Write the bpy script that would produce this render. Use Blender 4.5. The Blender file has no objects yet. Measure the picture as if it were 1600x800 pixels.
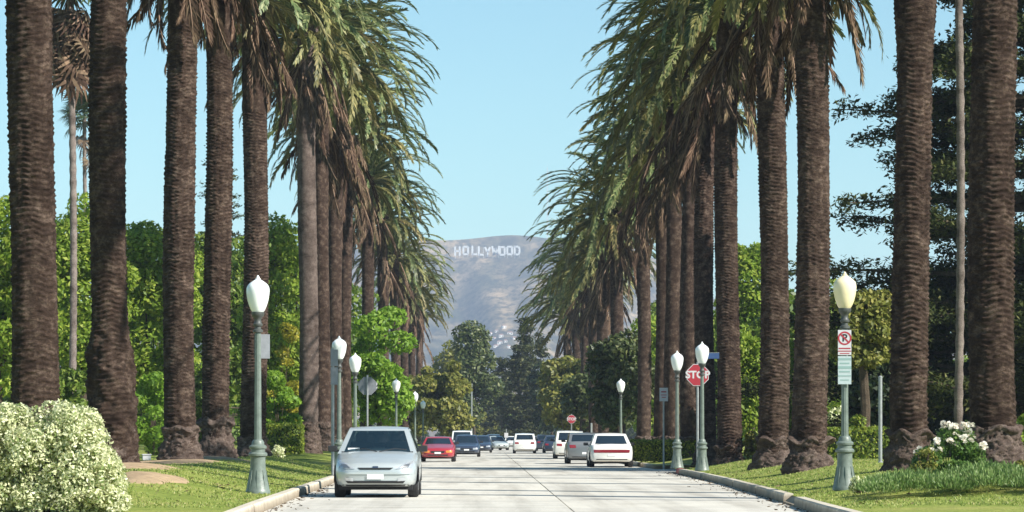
import bpy, bmesh, math, random
import numpy as np
from mathutils import noise as mnoise
from mathutils import Vector, Matrix, Euler
from mathutils.bvhtree import BVHTree

# ------------------------------------------------------------------ camera, sky, sun, exposure
SC = bpy.context.scene
COL = SC.collection
F, PX0, HY, CZ = 4900.0, 760.0, 684.0, 1.2      # focal length in photo pixels, vanishing point, eye height
cam = bpy.data.cameras.new('camera')
cam.sensor_width = 36.0
cam.lens = 36.0 * F / 1600.0
cam.shift_x = (800 - PX0) / 1600.0
cam.shift_y = (HY - 400) / 1600.0
cam.clip_start = 0.5
cam.clip_end = 30000
camo = bpy.data.objects.new('camera', cam)
camo.location = (0, 0, CZ)
camo.rotation_euler = (math.radians(90), 0, 0)
COL.objects.link(camo)
SC.camera = camo

SUN_EL, SUN_AZ = 37.0, 122.0                     # azimuth clockwise from the view direction (+Y)
sdir = Vector((math.cos(math.radians(SUN_EL)) * math.sin(math.radians(SUN_AZ)),
               math.cos(math.radians(SUN_EL)) * math.cos(math.radians(SUN_AZ)),
               math.sin(math.radians(SUN_EL))))
world = bpy.data.worlds.new('World')
SC.world = world
world.use_nodes = True
wt = world.node_tree
sky = wt.nodes.new('ShaderNodeTexSky')
sky.sky_type = 'NISHITA'
sky.sun_disc = False
sky.sun_elevation = math.radians(SUN_EL)
sky.sun_rotation = math.radians(SUN_AZ)
sky.air_density = 1.0
sky.dust_density = 0.0
sky.ozone_density = 0.3
bg = wt.nodes['Background']
bg.inputs['Strength'].default_value = 0.068
tint = wt.nodes.new('ShaderNodeMix'); tint.data_type = 'RGBA'; tint.blend_type = 'MULTIPLY'; tint.inputs[0].default_value = 1.0
tint.inputs[7].default_value = (0.71, 1.06, 1.09, 1)             # clear cyan-blue Californian sky
wt.links.new(sky.outputs[0], tint.inputs[6])
wt.links.new(tint.outputs[2], bg.inputs[0])
sun = bpy.data.lights.new('sun', 'SUN')
sun.energy = 5.0
sun.angle = math.radians(0.5)
sun.color = (1.0, 0.955, 0.88)
suno = bpy.data.objects.new('sun', sun)
suno.rotation_euler = (-sdir).to_track_quat('-Z', 'Y').to_euler()
suno.location = (60, -60, 120)
COL.objects.link(suno)
SC.view_settings.view_transform = 'Standard'
SC.view_settings.look = 'None'
SC.view_settings.gamma = 1.0
SC.view_settings.exposure = 0.95
SC.cycles.max_bounces = 6
SC.cycles.transparent_max_bounces = 8
SC.cycles.volume_bounces = 0
SC.cycles.use_denoising = True

PI = math.pi
RNG = np.random.default_rng(7)
random.seed(7)


def WX(px, Y): return (px - PX0) * Y / F
def WZ(py, Y): return CZ - (py - HY) * Y / F


# ------------------------------------------------------------------ tagging
def tag(o, label=None, cat=None, group=None, kind=None):
    if label: o['label'] = label
    if cat: o['category'] = cat
    if group: o['group'] = group
    if kind: o['kind'] = kind
    return o


def thing(name, label, cat, loc=(0, 0, 0), rz=0.0, group=None):
    o = bpy.data.objects.new(name, None)
    o.empty_display_size = 0.3
    COL.objects.link(o)
    o.location = loc
    o.rotation_euler = (0, 0, rz)
    return tag(o, label, cat, group)


def place(name, me, parent=None, loc=(0, 0, 0), rot=(0, 0, 0), scale=None):
    o = bpy.data.objects.new(name, me)
    COL.objects.link(o)
    o.parent = parent
    o.location = loc
    o.rotation_euler = rot
    if scale is not None:
        o.scale = scale if hasattr(scale, '__len__') else (scale,) * 3
    return o


# ------------------------------------------------------------------ meshes
def np_mesh(name, V, Fs, mats, mi=None, smooth=False):
    """V (n,3), Fs (m,k) array or list of such arrays of differing k."""
    if not isinstance(Fs, (list, tuple)): Fs = [Fs]
    me = bpy.data.meshes.new(name)
    V = np.asarray(V, np.float32)
    me.vertices.add(len(V))
    me.vertices.foreach_set('co', V.ravel())
    loops = np.concatenate([f.ravel() for f in Fs]).astype(np.int32)
    tot = np.concatenate([np.full(len(f), f.shape[1]) for f in Fs]).astype(np.int32)
    start = np.concatenate([[0], np.cumsum(tot)[:-1]]).astype(np.int32)
    me.loops.add(len(loops))
    me.loops.foreach_set('vertex_index', loops)
    me.polygons.add(len(tot))
    me.polygons.foreach_set('loop_start', start)
    for m in (mats if isinstance(mats, (list, tuple)) else [mats]): me.materials.append(m)
    if mi is not None: me.polygons.foreach_set('material_index', np.asarray(mi, np.int32))
    if smooth: me.polygons.foreach_set('use_smooth', np.ones(len(tot), bool))
    me.update(calc_edges=True)
    me.validate()
    return me


def grid_faces(nr, nc, wrap=False):
    i = np.arange(nr - 1)[:, None]
    j = np.arange(nc if wrap else nc - 1)[None, :]
    j2 = (j + 1) % nc
    a = i * nc + j; b = i * nc + j2; c = (i + 1) * nc + j2; d = (i + 1) * nc + j
    return np.stack([a, b, c, d], -1).reshape(-1, 4)


class MB:
    """collects simple shapes into one mesh"""
    def __init__(s): s.v = []; s.f = []; s.m = []; s.cur = 0

    def add(s, vs, fs):
        n = len(s.v)
        s.v += [tuple(v) for v in vs]
        for f in fs:
            s.f.append([i + n for i in f]); s.m.append(s.cur)
        return s

    def box(s, c, d, rz=0.0, tilt=None):
        x, y, z = d[0] / 2, d[1] / 2, d[2] / 2
        vs = [Vector(p) for p in ((-x, -y, -z), (x, -y, -z), (x, y, -z), (-x, y, -z), (-x, -y, z), (x, -y, z), (x, y, z), (-x, y, z))]
        M = Matrix.Rotation(rz, 3, 'Z')
        if tilt: M = M @ Euler(tilt).to_matrix()
        return s.add([M @ v + Vector(c) for v in vs], [(0, 3, 2, 1), (4, 5, 6, 7), (0, 1, 5, 4), (1, 2, 6, 5), (2, 3, 7, 6), (3, 0, 4, 7)])

    def lathe(s, prof, n=20, c=(0, 0, 0), cap=True):
        vs = []; fs = []
        for r, z in prof:
            for k in range(n):
                a = 2 * PI * k / n
                vs.append((c[0] + r * math.cos(a), c[1] + r * math.sin(a), c[2] + z))
        for i in range(len(prof) - 1):
            for k in range(n):
                fs.append((i * n + k, i * n + (k + 1) % n, (i + 1) * n + (k + 1) % n, (i + 1) * n + k))
        if cap:
            fs.append(tuple(range(n - 1, -1, -1)))
            fs.append(tuple(range((len(prof) - 1) * n, len(prof) * n)))
        return s.add(vs, fs)

    def tube(s, pts, rad, n=6):
        pts = [Vector(p) for p in pts]
        if not hasattr(rad, '__len__'): rad = [rad] * len(pts)
        vs = []; fs = []
        for i, p in enumerate(pts):
            t = (pts[min(i + 1, len(pts) - 1)] - pts[max(i - 1, 0)]).normalized()
            a = t.orthogonal().normalized() if abs(t.z) < .9 else Vector((1, 0, 0)) - t * t.x
            a.normalize(); b = t.cross(a)
            for k in range(n):
                q = 2 * PI * k / n
                vs.append(p + (a * math.cos(q) + b * math.sin(q)) * rad[i])
        for i in range(len(pts) - 1):
            for k in range(n):
                fs.append((i * n + k, i * n + (k + 1) % n, (i + 1) * n + (k + 1) % n, (i + 1) * n + k))
        fs.append(tuple(range(n - 1, -1, -1))); fs.append(tuple(range((len(pts) - 1) * n, len(pts) * n)))
        return s.add(vs, fs)

    def prism(s, poly, y0, y1):
        """polygon in x,z, extruded from y0 (front) to y1"""
        n = len(poly)
        vs = [(x, y0, z) for x, z in poly] + [(x, y1, z) for x, z in poly]
        fs = [tuple(range(n)), tuple(range(2 * n - 1, n - 1, -1))]
        fs += [(k, n + k, n + (k + 1) % n, (k + 1) % n) for k in range(n)]
        return s.add(vs, fs)

    def bar(s, x1, z1, x2, z2, w, y0, y1):
        d = Vector((x2 - x1, z2 - z1)).normalized() * (w / 2)
        n = Vector((-d.y, d.x))
        a = Vector((x1, z1)) - d * 0; b = Vector((x2, z2)) + d * 0
        return s.prism([tuple(a - n), tuple(b - n), tuple(b + n), tuple(a + n)], y0, y1)

    def mesh(s, name, mats, smooth=False, bevel=0):
        me = bpy.data.meshes.new(name)
        me.from_pydata(s.v, [], s.f)
        for m in (mats if isinstance(mats, (list, tuple)) else [mats]): me.materials.append(m)
        me.polygons.foreach_set('material_index', s.m)
        bm = bmesh.new(); bm.from_mesh(me)
        bmesh.ops.recalc_face_normals(bm, faces=bm.faces)
        if bevel: bmesh.ops.bevel(bm, geom=[e for e in bm.edges if e.is_manifold and e.calc_face_angle(0) > .6], offset=bevel, segments=2, affect='EDGES', profile=.6, clamp_overlap=True)
        bm.to_mesh(me); bm.free()
        if smooth:
            me.polygons.foreach_set('use_smooth', [True] * len(me.polygons))
            me.set_sharp_from_angle(angle=math.radians(38))
        me.update()
        return me

    def build(s, name, mats, parent=None, smooth=False, bevel=0, **k):
        return place(name, s.mesh(name, mats, smooth, bevel), parent, **k)


# ------------------------------------------------------------------ materials
def nodes(name):
    m = bpy.data.materials.new(name); m.use_nodes = True
    t = m.node_tree
    return m, t, t.nodes['Principled BSDF']


def N(t, typ, **kw):
    n = t.nodes.new(typ)
    for k, v in kw.items(): setattr(n, k, v)
    return n


def ramp(t, fac, stops, interp='LINEAR'):
    r = N(t, 'ShaderNodeValToRGB')
    r.color_ramp.interpolation = interp
    el = r.color_ramp.elements
    while len(el) < len(stops): el.new(.5)
    for e, (p, c) in zip(el, stops):
        e.position = p; e.color = (*c, 1) if len(c) == 3 else c
    t.links.new(fac, r.inputs[0])
    return r.outputs[0]


def noise(t, scale, detail=4, vec=None, rough=.6, dist=0):
    n = N(t, 'ShaderNodeTexNoise')
    n.inputs['Scale'].default_value = scale; n.inputs['Detail'].default_value = detail
    n.inputs['Roughness'].default_value = rough; n.inputs['Distortion'].default_value = dist
    if vec is not None: t.links.new(vec, n.inputs['Vector'])
    return n.outputs['Fac']


def mul(t, a, b, mode='MULTIPLY', fac=1.0):
    m = N(t, 'ShaderNodeMix', data_type='RGBA', blend_type=mode)
    if hasattr(fac, 'links'): t.links.new(fac, m.inputs[0])
    else: m.inputs[0].default_value = fac
    for s, i in ((a, 6), (b, 7)):
        if hasattr(s, 'links'): t.links.new(s, m.inputs[i])
        else: m.inputs[i].default_value = (*s, 1)
    return m.outputs[2]


def coords(t, kind='Object'):
    return N(t, 'ShaderNodeTexCoord').outputs[kind]


def plain(name, col, rough=.5, metal=0, spec=.5, var=.0, scale=6, bump=0, coat=0):
    m, t, p = nodes(name)
    p.inputs['Roughness'].default_value = rough; p.inputs['Metallic'].default_value = metal
    p.inputs['Specular IOR Level'].default_value = spec
    p.inputs['Coat Weight'].default_value = coat
    p.inputs['Coat Roughness'].default_value = .05
    if var or bump:
        v = coords(t)
        nz = noise(t, scale, 5, v)
        lo = tuple(c * (1 - var) for c in col); hi = tuple(min(1, c * (1 + var)) for c in col)
        t.links.new(ramp(t, nz, [(.3, lo), (.7, hi)]), p.inputs['Base Color'])
        if bump:
            b = N(t, 'ShaderNodeBump'); b.inputs['Strength'].default_value = bump; b.inputs['Distance'].default_value = .02
            t.links.new(noise(t, scale * 4, 4, v), b.inputs['Height']); t.links.new(b.outputs[0], p.inputs['Normal'])
    else:
        p.inputs['Base Color'].default_value = (*col, 1)
    return m


def leafy(name, stops, rough=.5, trans=.3, spec=.3, objvar=0.0, tcol=None):
    """leaf material: colour varies leaf by leaf (random per island), part of the light shines through"""
    m, t, p = nodes(name)
    g = N(t, 'ShaderNodeNewGeometry')
    c = ramp(t, g.outputs['Random Per Island'], stops)
    if objvar:
        oi = N(t, 'ShaderNodeObjectInfo')
        hs = N(t, 'ShaderNodeHueSaturation')
        mr = N(t, 'ShaderNodeMapRange'); mr.inputs[3].default_value = 1 - objvar; mr.inputs[4].default_value = 1 + objvar
        t.links.new(oi.outputs['Random'], mr.inputs[0]); t.links.new(mr.outputs[0], hs.inputs['Value'])
        mr2 = N(t, 'ShaderNodeMapRange'); mr2.inputs[3].default_value = .5 - objvar * .09; mr2.inputs[4].default_value = .5 + objvar * .05
        ml = N(t, 'ShaderNodeMath', operation='FRACT'); mm = N(t, 'ShaderNodeMath', operation='MULTIPLY'); mm.inputs[1].default_value = 7.31
        t.links.new(oi.outputs['Random'], mm.inputs[0]); t.links.new(mm.outputs[0], ml.inputs[0])
        t.links.new(ml.outputs[0], mr2.inputs[0]); t.links.new(mr2.outputs[0], hs.inputs['Hue'])
        t.links.new(c, hs.inputs['Color']); c = hs.outputs[0]
    t.links.new(c, p.inputs['Base Color'])
    p.inputs['Roughness'].default_value = rough; p.inputs['Specular IOR Level'].default_value = spec
    tr = N(t, 'ShaderNodeBsdfTranslucent')
    if tcol: t.links.new(mul(t, c, tcol), tr.inputs[0])
    else: t.links.new(c, tr.inputs[0])
    mx = N(t, 'ShaderNodeMixShader'); mx.inputs[0].default_value = trans
    t.links.new(p.outputs[0], mx.inputs[1]); t.links.new(tr.outputs[0], mx.inputs[2])
    t.links.new(mx.outputs[0], t.nodes['Material Output'].inputs[0])
    return m


def m_lawn():
    m, t, p = nodes('lawn_grass')
    v = coords(t)
    a = noise(t, .35, 5, v, .65)
    b = noise(t, 9, 4, v)
    c = ramp(t, a, [(.30, (.15, .20, .04)), (.48, (.25, .30, .07)), (.64, (.34, .34, .11)), (.78, (.44, .36, .19))])
    c = mul(t, c, ramp(t, b, [(.3, (.6, .62, .55)), (.7, (1.15, 1.12, 1.0))]))
    t.links.new(c, p.inputs['Base Color']); p.inputs['Roughness'].default_value = .9
    p.inputs['Specular IOR Level'].default_value = .1
    bp = N(t, 'ShaderNodeBump'); bp.inputs['Strength'].default_value = .8; bp.inputs['Distance'].default_value = .04
    t.links.new(noise(t, 30, 4, v), bp.inputs['Height']); t.links.new(bp.outputs[0], p.inputs['Normal'])
    return m


def m_concrete(name, base, var=.12, scale=.6):
    m, t, p = nodes(name)
    v = coords(t)
    oi = N(t, 'ShaderNodeObjectInfo')
    big = noise(t, scale, 6, v, .7)
    fine = noise(t, 22, 4, v)
    lo = tuple(x * (1 - var) for x in base); hi = tuple(x * (1 + var * .6) for x in base)
    c = ramp(t, big, [(.32, lo), (.62, hi)])
    c = mul(t, c, ramp(t, fine, [(.3, (.88, .88, .88)), (.7, (1.05, 1.05, 1.04))]))
    c = mul(t, c, ramp(t, oi.outputs['Random'], [(0, (.92, .92, .91)), (1, (1.04, 1.03, 1.0))]))
    # oil drips and tyre staining, stretched along the street
    mp = N(t, 'ShaderNodeMapping'); mp.inputs['Scale'].default_value = (1.2, .05, 1)
    t.links.new(v, mp.inputs[0])
    st = noise(t, 1.0, 5, mp.outputs[0], .6)
    c = mul(t, c, ramp(t, st, [(.34, (.74, .73, .72)), (.54, (1, 1, 1))]))
    t.links.new(c, p.inputs['Base Color']); p.inputs['Roughness'].default_value = .85
    p.inputs['Specular IOR Level'].default_value = .25
    bp = N(t, 'ShaderNodeBump'); bp.inputs['Strength'].default_value = .25; bp.inputs['Distance'].default_value = .01
    t.links.new(fine, bp.inputs['Height']); t.links.new(bp.outputs[0], p.inputs['Normal'])
    return m


def m_bark(name, dark, mid, light, scale=5):
    m, t, p = nodes(name)
    v = coords(t)
    a = noise(t, scale, 6, v, .7)
    mp = N(t, 'ShaderNodeMapping'); mp.inputs['Scale'].default_value = (1, 1, 2.2); t.links.new(v, mp.inputs[0])
    b = noise(t, scale * 5, 5, mp.outputs[0], .65)
    c = ramp(t, a, [(.3, dark), (.5, mid), (.72, light)])
    c = mul(t, c, ramp(t, b, [(.3, (.5, .48, .46)), (.7, (1.3, 1.28, 1.25))]))
    g3 = noise(t, .55, 5, mp.outputs[0], .7, .6)                   # weathered grey and dark stained stretches
    c = mul(t, c, ramp(t, g3, [(.34, (.55, .53, .52)), (.5, (1, 1, 1)), (.66, (1.3, 1.3, 1.3))]))
    oi = N(t, 'ShaderNodeObjectInfo')
    c = mul(t, c, ramp(t, oi.outputs['Random'], [(0, (.85, .82, .8)), (1, (1.12, 1.1, 1.1))]))
    t.links.new(c, p.inputs['Base Color']); p.inputs['Roughness'].default_value = .95
    p.inputs['Specular IOR Level'].default_value = .1
    bp = N(t, 'ShaderNodeBump'); bp.inputs['Strength'].default_value = .9; bp.inputs['Distance'].default_value = .03
    t.links.new(b, bp.inputs['Height']); t.links.new(bp.outputs[0], p.inputs['Normal'])
    return m


M = {}
M['lawn'] = m_lawn()
M['road'] = m_concrete('road_concrete', (.55, .525, .47), .14)
M['kerb'] = m_concrete('kerb_concrete', (.52, .47, .39), .2, 1.5)
def kerb_face_shade():  # shade of the kerb face put into the colour, darker towards the bottom
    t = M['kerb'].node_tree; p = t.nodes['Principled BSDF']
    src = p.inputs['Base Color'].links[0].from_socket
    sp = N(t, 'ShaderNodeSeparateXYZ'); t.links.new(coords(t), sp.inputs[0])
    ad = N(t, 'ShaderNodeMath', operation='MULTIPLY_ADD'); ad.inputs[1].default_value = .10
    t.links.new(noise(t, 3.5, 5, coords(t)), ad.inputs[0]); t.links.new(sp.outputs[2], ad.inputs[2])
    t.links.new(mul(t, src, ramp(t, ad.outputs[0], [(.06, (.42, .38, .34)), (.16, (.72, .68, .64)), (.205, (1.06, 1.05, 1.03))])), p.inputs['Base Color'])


kerb_face_shade()
M['kerb_red'] = plain('red_kerb_paint', (.42, .07, .06), .7, var=.25, scale=4)
M['joint'] = plain('joint_tar', (.17, .16, .14), .9, var=.3, scale=8)
M['earth'] = plain('bare_earth', (.36, .26, .16), .95, spec=.1, var=.3, scale=5, bump=.6)
M['ground'] = plain('open_ground', (.10, .11, .05), .95, spec=.1, var=.4, scale=.02)
M['palm_bark'] = m_bark('palm_bark', (.026, .0165, .013), (.054, .037, .029), (.155, .116, .093))
M['palm_root'] = m_bark('palm_root_mat', (.055, .04, .034), (.115, .088, .075), (.22, .18, .155), 7)
M['grey_bark'] = m_bark('grey_palm_bark', (.085, .066, .06), (.14, .112, .10), (.20, .165, .15))
M['pale_bark'] = m_bark('pale_palm_bark', (.14, .12, .11), (.21, .18, .165), (.28, .25, .23))
M['bark'] = m_bark('tree_bark', (.05, .04, .03), (.10, .08, .06), (.16, .13, .10))
M['frond'] = leafy('palm_frond_green', [(0, (.05, .078, .026)), (.5, (.105, .142, .046)), (.85, (.17, .20, .078)), (1, (.27, .27, .11))], .46, .25, .38, .3)
M['frond_old'] = leafy('palm_frond_olive', [(0, (.075, .085, .028)), (.6, (.15, .145, .05)), (1, (.28, .24, .09))], .5, .22, .3, .35)
M['frond_dead'] = leafy('palm_frond_dead', [(0, (.045, .029, .018)), (.6, (.10, .064, .040)), (1, (.22, .155, .095))], .8, .1, .15, .22)
M['rachis'] = plain('frond_rib', (.20, .19, .07), .5)
M['rachis_dead'] = plain('frond_rib_dead', (.20, .125, .08), .8)
M['fan_leaf'] = leafy('fan_palm_leaf', [(0, (.03, .055, .02)), (1, (.08, .11, .04))], .45, .2, .4)
M['leaf_bright'] = leafy('leaf_bright', [(0, (.12, .20, .02)), (.6, (.26, .37, .04)), (1, (.44, .50, .085))], .5, .52, .3)
M['leaf_lime'] = leafy('leaf_lime', [(0, (.12, .23, .022)), (.6, (.19, .33, .03)), (1, (.29, .42, .06))], .5, .45, .3)
M['leaf_mid'] = leafy('leaf_mid', [(0, (.07, .125, .02)), (.6, (.16, .245, .034)), (1, (.30, .36, .075))], .45, .48, .35)
M['leaf_dark'] = leafy('leaf_dark', [(0, (.014, .026, .009)), (.6, (.028, .046, .015)), (1, (.055, .072, .026))], .5, .2, .3)
M['leaf_olive'] = leafy('leaf_olive', [(0, (.11, .125, .022)), (.6, (.19, .20, .036)), (1, (.32, .29, .07))], .5, .35, .3)
M['leaf_yellow'] = leafy('leaf_yellow', [(0, (.18, .19, .02)), (.6, (.30, .28, .03)), (1, (.50, .42, .05))], .5, .4, .3)
M['leaf_magnolia'] = leafy('leaf_glossy', [(0, (.035, .055, .015)), (.6, (.07, .095, .025)), (.9, (.13, .15, .045)), (1, (.22, .23, .10))], .48, .28, .35)
M['leaf_cedar'] = leafy('cedar_needles', [(0, (.022, .032, .008)), (.6, (.042, .054, .014)), (.9, (.075, .082, .024)), (1, (.13, .125, .045))], .7, .15, .12)
M['leaf_conifer'] = leafy('far_conifer_needles', [(0, (.03, .04, .014)), (.6, (.052, .062, .022)), (1, (.10, .10, .035))], .6, .12, .2)
M['leaf_varieg'] = leafy('variegated_leaf', [(0, (.08, .14, .03)), (.13, (.22, .29, .08)), (.24, (.62, .65, .36)), (.75, (.74, .74, .46)), (1, (.82, .82, .62))], .5, .35, .3)
M['leaf_rose'] = leafy('rose_leaf', [(0, (.05, .11, .02)), (.6, (.10, .19, .035)), (1, (.19, .28, .07))], .4, .35, .4)
M['leaf_low'] = leafy('ground_cover_leaf', [(0, (.08, .15, .035)), (.6, (.15, .24, .06)), (1, (.27, .33, .13))], .5, .3, .3)
M['hedge'] = leafy('hedge_leaf', [(0, (.07, .12, .014)), (.6, (.16, .22, .025)), (1, (.34, .36, .05))], .5, .35, .3)
M['petal'] = leafy('white_petal', [(0, (.78, .72, .60)), (.6, (.86, .83, .76)), (1, (.90, .78, .62))], .6, .3, .2)
M['grass'] = leafy('grass_blade', [(0, (.16, .23, .04)), (.55, (.27, .34, .075)), (.85, (.37, .38, .12)), (1, (.48, .42, .20))], .5, .35, .3)
M['iron'] = plain('grey_green_paint', (.135, .165, .14), .42, var=.25, scale=9, bump=.15)
M['dark_iron'] = plain('dark_paint', (.06, .065, .06), .5, var=.2, scale=8)
M['steel'] = plain('galvanised_steel', (.33, .34, .34), .5, .55, var=.2, scale=10)
M['sign_back'] = plain('sign_back', (.20, .21, .225), .55, .3, var=.15, scale=6)
M['white_sign'] = plain('white_sign_face', (.50, .49, .50), .5, var=.06, scale=8)
M['teal_sign'] = plain('pale_teal_sign_face', (.40, .47, .47), .5, var=.08, scale=8)
M['red_sign'] = plain('red_sign_face', (.34, .025, .04), .45, var=.1, scale=6)
M['blue_sign'] = plain('blue_sign_face', (.025, .06, .16), .5)
M['green_print'] = plain('green_print', (.22, .33, .31), .6)
M['black'] = plain('black_plastic', (.018, .018, .02), .45)
M['rubber'] = plain('tyre_rubber', (.02, .02, .021), .85, var=.2, scale=20)
M['rim'] = plain('alloy_rim', (.45, .46, .47), .3, .85)
M['under'] = plain('car_underside', (.012, .012, .013), .9)
M['lamp_white'] = plain('opal_glass', (.84, .86, .84), .22, spec=.5, var=.03, scale=4)
M['lamp_cream'] = plain('cream_glass', (.80, .70, .45), .25, spec=.5, var=.06, scale=4)
for nm in ('lamp_white', 'lamp_cream'):
    pb = M[nm].node_tree.nodes['Principled BSDF']
    pb.inputs['Subsurface Weight'].default_value = .35; pb.inputs['Subsurface Radius'].default_value = (.08, .08, .07)
M['silver'] = plain('silver_paint', (.46, .50, .50), .38, .3, spec=.6, coat=.7, var=.04, scale=2)
M['white_paint'] = plain('white_paint', (.74, .73, .69), .35, spec=.5, coat=.6, var=.04, scale=2)
M['red_paint'] = plain('red_paint', (.36, .03, .045), .3, .1, spec=.5, coat=.8)
M['grey_paint'] = plain('grey_paint', (.19, .20, .21), .35, .3, spec=.5, coat=.7)
M['navy_paint'] = plain('navy_paint', (.035, .05, .085), .3, .2, spec=.5, coat=.8)
M['teal_paint'] = plain('pale_silver_green_paint', (.42, .47, .46), .35, .3, spec=.5, coat=.7)
M['tail_red'] = plain('tail_lamp_red', (.22, .008, .02), .2, coat=.6)
M['amber'] = plain('amber_lens', (.65, .22, .05), .2, coat=.5)
M['lens'] = plain('headlamp_lens', (.46, .48, .50), .12, .3, spec=.8, coat=1)
M['plate'] = plain('number_plate', (.72, .72, .72), .5)
M['paper'] = plain('white_paper', (.85, .87, .88), .7)
M['seat'] = plain('seat_fabric', (.045, .045, .05), .9)


def m_glass():
    m, t, p = nodes('car_window_glass')
    p.inputs['Base Color'].default_value = (.012, .03, .045, 1)
    p.inputs['Roughness'].default_value = .04; p.inputs['Specular IOR Level'].default_value = .8
    tr = N(t, 'ShaderNodeBsdfTransparent'); tr.inputs[0].default_value = (.45, .55, .58, 1)
    mx = N(t, 'ShaderNodeMixShader'); mx.inputs[0].default_value = .5
    t.links.new(p.outputs[0], mx.inputs[1]); t.links.new(tr.outputs[0], mx.inputs[2])
    t.links.new(mx.outputs[0], t.nodes['Material Output'].inputs[0])
    return m


M['glass'] = m_glass()
M['dark_glass'] = plain('tinted_glass', (.012, .022, .032), .05, spec=.8)


def m_hill():
    m, t, p = nodes('hill_chaparral')
    v = coords(t)
    mp = N(t, 'ShaderNodeMapping'); mp.inputs['Scale'].default_value = (1, .24, 1); t.links.new(v, mp.inputs[0])
    a = noise(t, .011, 6, mp.outputs[0], .7)
    b = noise(t, .085, 5, mp.outputs[0], .75)
    c = ramp(t, a, [(.38, (.035, .045, .02)), (.5, (.13, .105, .055)), (.62, (.31, .225, .13))])
    c = mul(t, c, ramp(t, b, [(.42, (.22, .26, .22)), (.56, (1.15, 1.1, 1.05))]))
    t.links.new(c, p.inputs['Base Color']); p.inputs['Roughness'].default_value = 1; p.inputs['Specular IOR Level'].default_value = 0
    return m


M['hill'] = m_hill()
M['letter'] = plain('white_metal_letter', (.66, .66, .65), .6)
M['stucco'] = plain('pale_stucco', (.72, .68, .62), .9)
M['roof_tile'] = plain('clay_roof', (.30, .15, .10), .9)
M['mast'] = plain('mast_steel', (.55, .55, .56), .6)

# ------------------------------------------------------------------ ground, road, kerbs, lawns
L_NEAR = [(-3.0, 15), (-3.35, 38), (-3.6, 50), (-3.85, 68), (-4.05, 85), (-4.12, 106)]
R_NEAR = [(4.7, 15), (5.0, 42), (5.2, 50), (5.55, 60), (6.07, 80), (6.3, 95), (6.35, 106)]
X_CROSS0, X_CROSS1 = 110.0, 120.0                # the side street
FAR_Y = 900.0


def kerb_x(side, Y):
    pl = L_NEAR if side < 0 else R_NEAR
    return float(np.interp(Y, [p[1] for p in pl], [p[0] for p in pl]))


def lawn_z(x, y):
    """grass rises gently from the kerb to the palm row"""
    x = np.asarray(x, float); y = np.asarray(y, float)
    kl = np.interp(y, [p[1] for p in L_NEAR], [p[0] for p in L_NEAR])
    kr = np.interp(y, [p[1] for p in R_NEAR], [p[0] for p in R_NEAR])
    d = np.where(x < 1, kl - x, x - kr)
    t = np.clip((d - .15) / 3.2, 0, 1)
    f = np.clip((y - 45) / 15, 0, 1); f = f * f * (3 - 2 * f)
    z = .14 + .40 * t * t * (3 - 2 * t) * f
    z = z + .025 * np.sin(x * 1.7 + y * .31) * t + .02 * np.sin(y * .9 + x * .4) * t
    e = np.minimum(np.abs(y - X_CROSS0), np.abs(y - X_CROSS1))       # falls to the kerb of the side street
    k = np.clip(e / 5.0, 0, 1); k = k * k * (3 - 2 * k)
    return .14 + (z - .14) * k


def lz(x, y): return float(lawn_z(x, y))


def sheet(name, xs, ys, zf, mat, smooth=True):
    Xg, Yg = np.meshgrid(xs, ys)
    Zg = zf(Xg, Yg)
    return np_mesh(name, np.stack([Xg, Yg, Zg], -1).reshape(-1, 3), grid_faces(len(ys), len(xs)), mat, smooth=smooth)


g = place('ground', sheet('ground', np.linspace(-4200, 4200, 15), np.concatenate([[-150, 0, 300, 900], np.linspace(1500, 6900, 10)]),
                          lambda x, y: np.zeros_like(x) - .35, M['ground']))
tag(g, kind='structure')

road = place('road', sheet('road_bed', np.linspace(-6, 9, 4), np.linspace(-40, FAR_Y, 20), lambda x, y: np.zeros_like(x) - .04, M['joint']))
tag(road, kind='structure')
JX = 1.42
ys = list(np.arange(-6, 262, 6.0))
for i in range(len(ys) - 1):
    y0, y1 = ys[i] + .006, ys[i + 1] - .006
    for side in (-1, 1):
        k0, k1 = kerb_x(side, y0), kerb_x(side, y1)
        k0 += side * .06; k1 += side * .06
        if side < 0: q = [(k0, y0), (JX - .014, y0), (JX - .014, y1), (k1, y1)]
        else: q = [(JX + .014, y0), (k0, y0), (k1, y1), (JX + .014, y1)]
        b = MB()
        dz = random.uniform(-.004, .004)
        b.add([(x, y, -.12) for x, y in q] + [(x, y, dz) for x, y in q], [(3, 2, 1, 0), (4, 5, 6, 7), (0, 1, 5, 4), (1, 2, 6, 5), (2, 3, 7, 6), (3, 0, 4, 7)])
        b.build('road_slab', M['road'], road)
fr = place('far_road_surface', sheet('far_road_surface', np.array([-4.2, 6.4]), np.linspace(258.1, FAR_Y, 30), lambda x, y: np.zeros_like(x), M['road']), road)
tag(fr, kind='structure')
cs = MB()
for sx, xe in ((-1, -70), (1, 70)):
    xi = -4.2 if sx < 0 else 6.42
    cs.add([(xi, X_CROSS0 + .25, -.004), (xe, X_CROSS0 + .25, -.004), (xe, X_CROSS1 - .25, -.004), (xi, X_CROSS1 - .25, -.004)], [(0, 1, 2, 3)])
tag(cs.build('side_street', M['road']), kind='structure')

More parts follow.
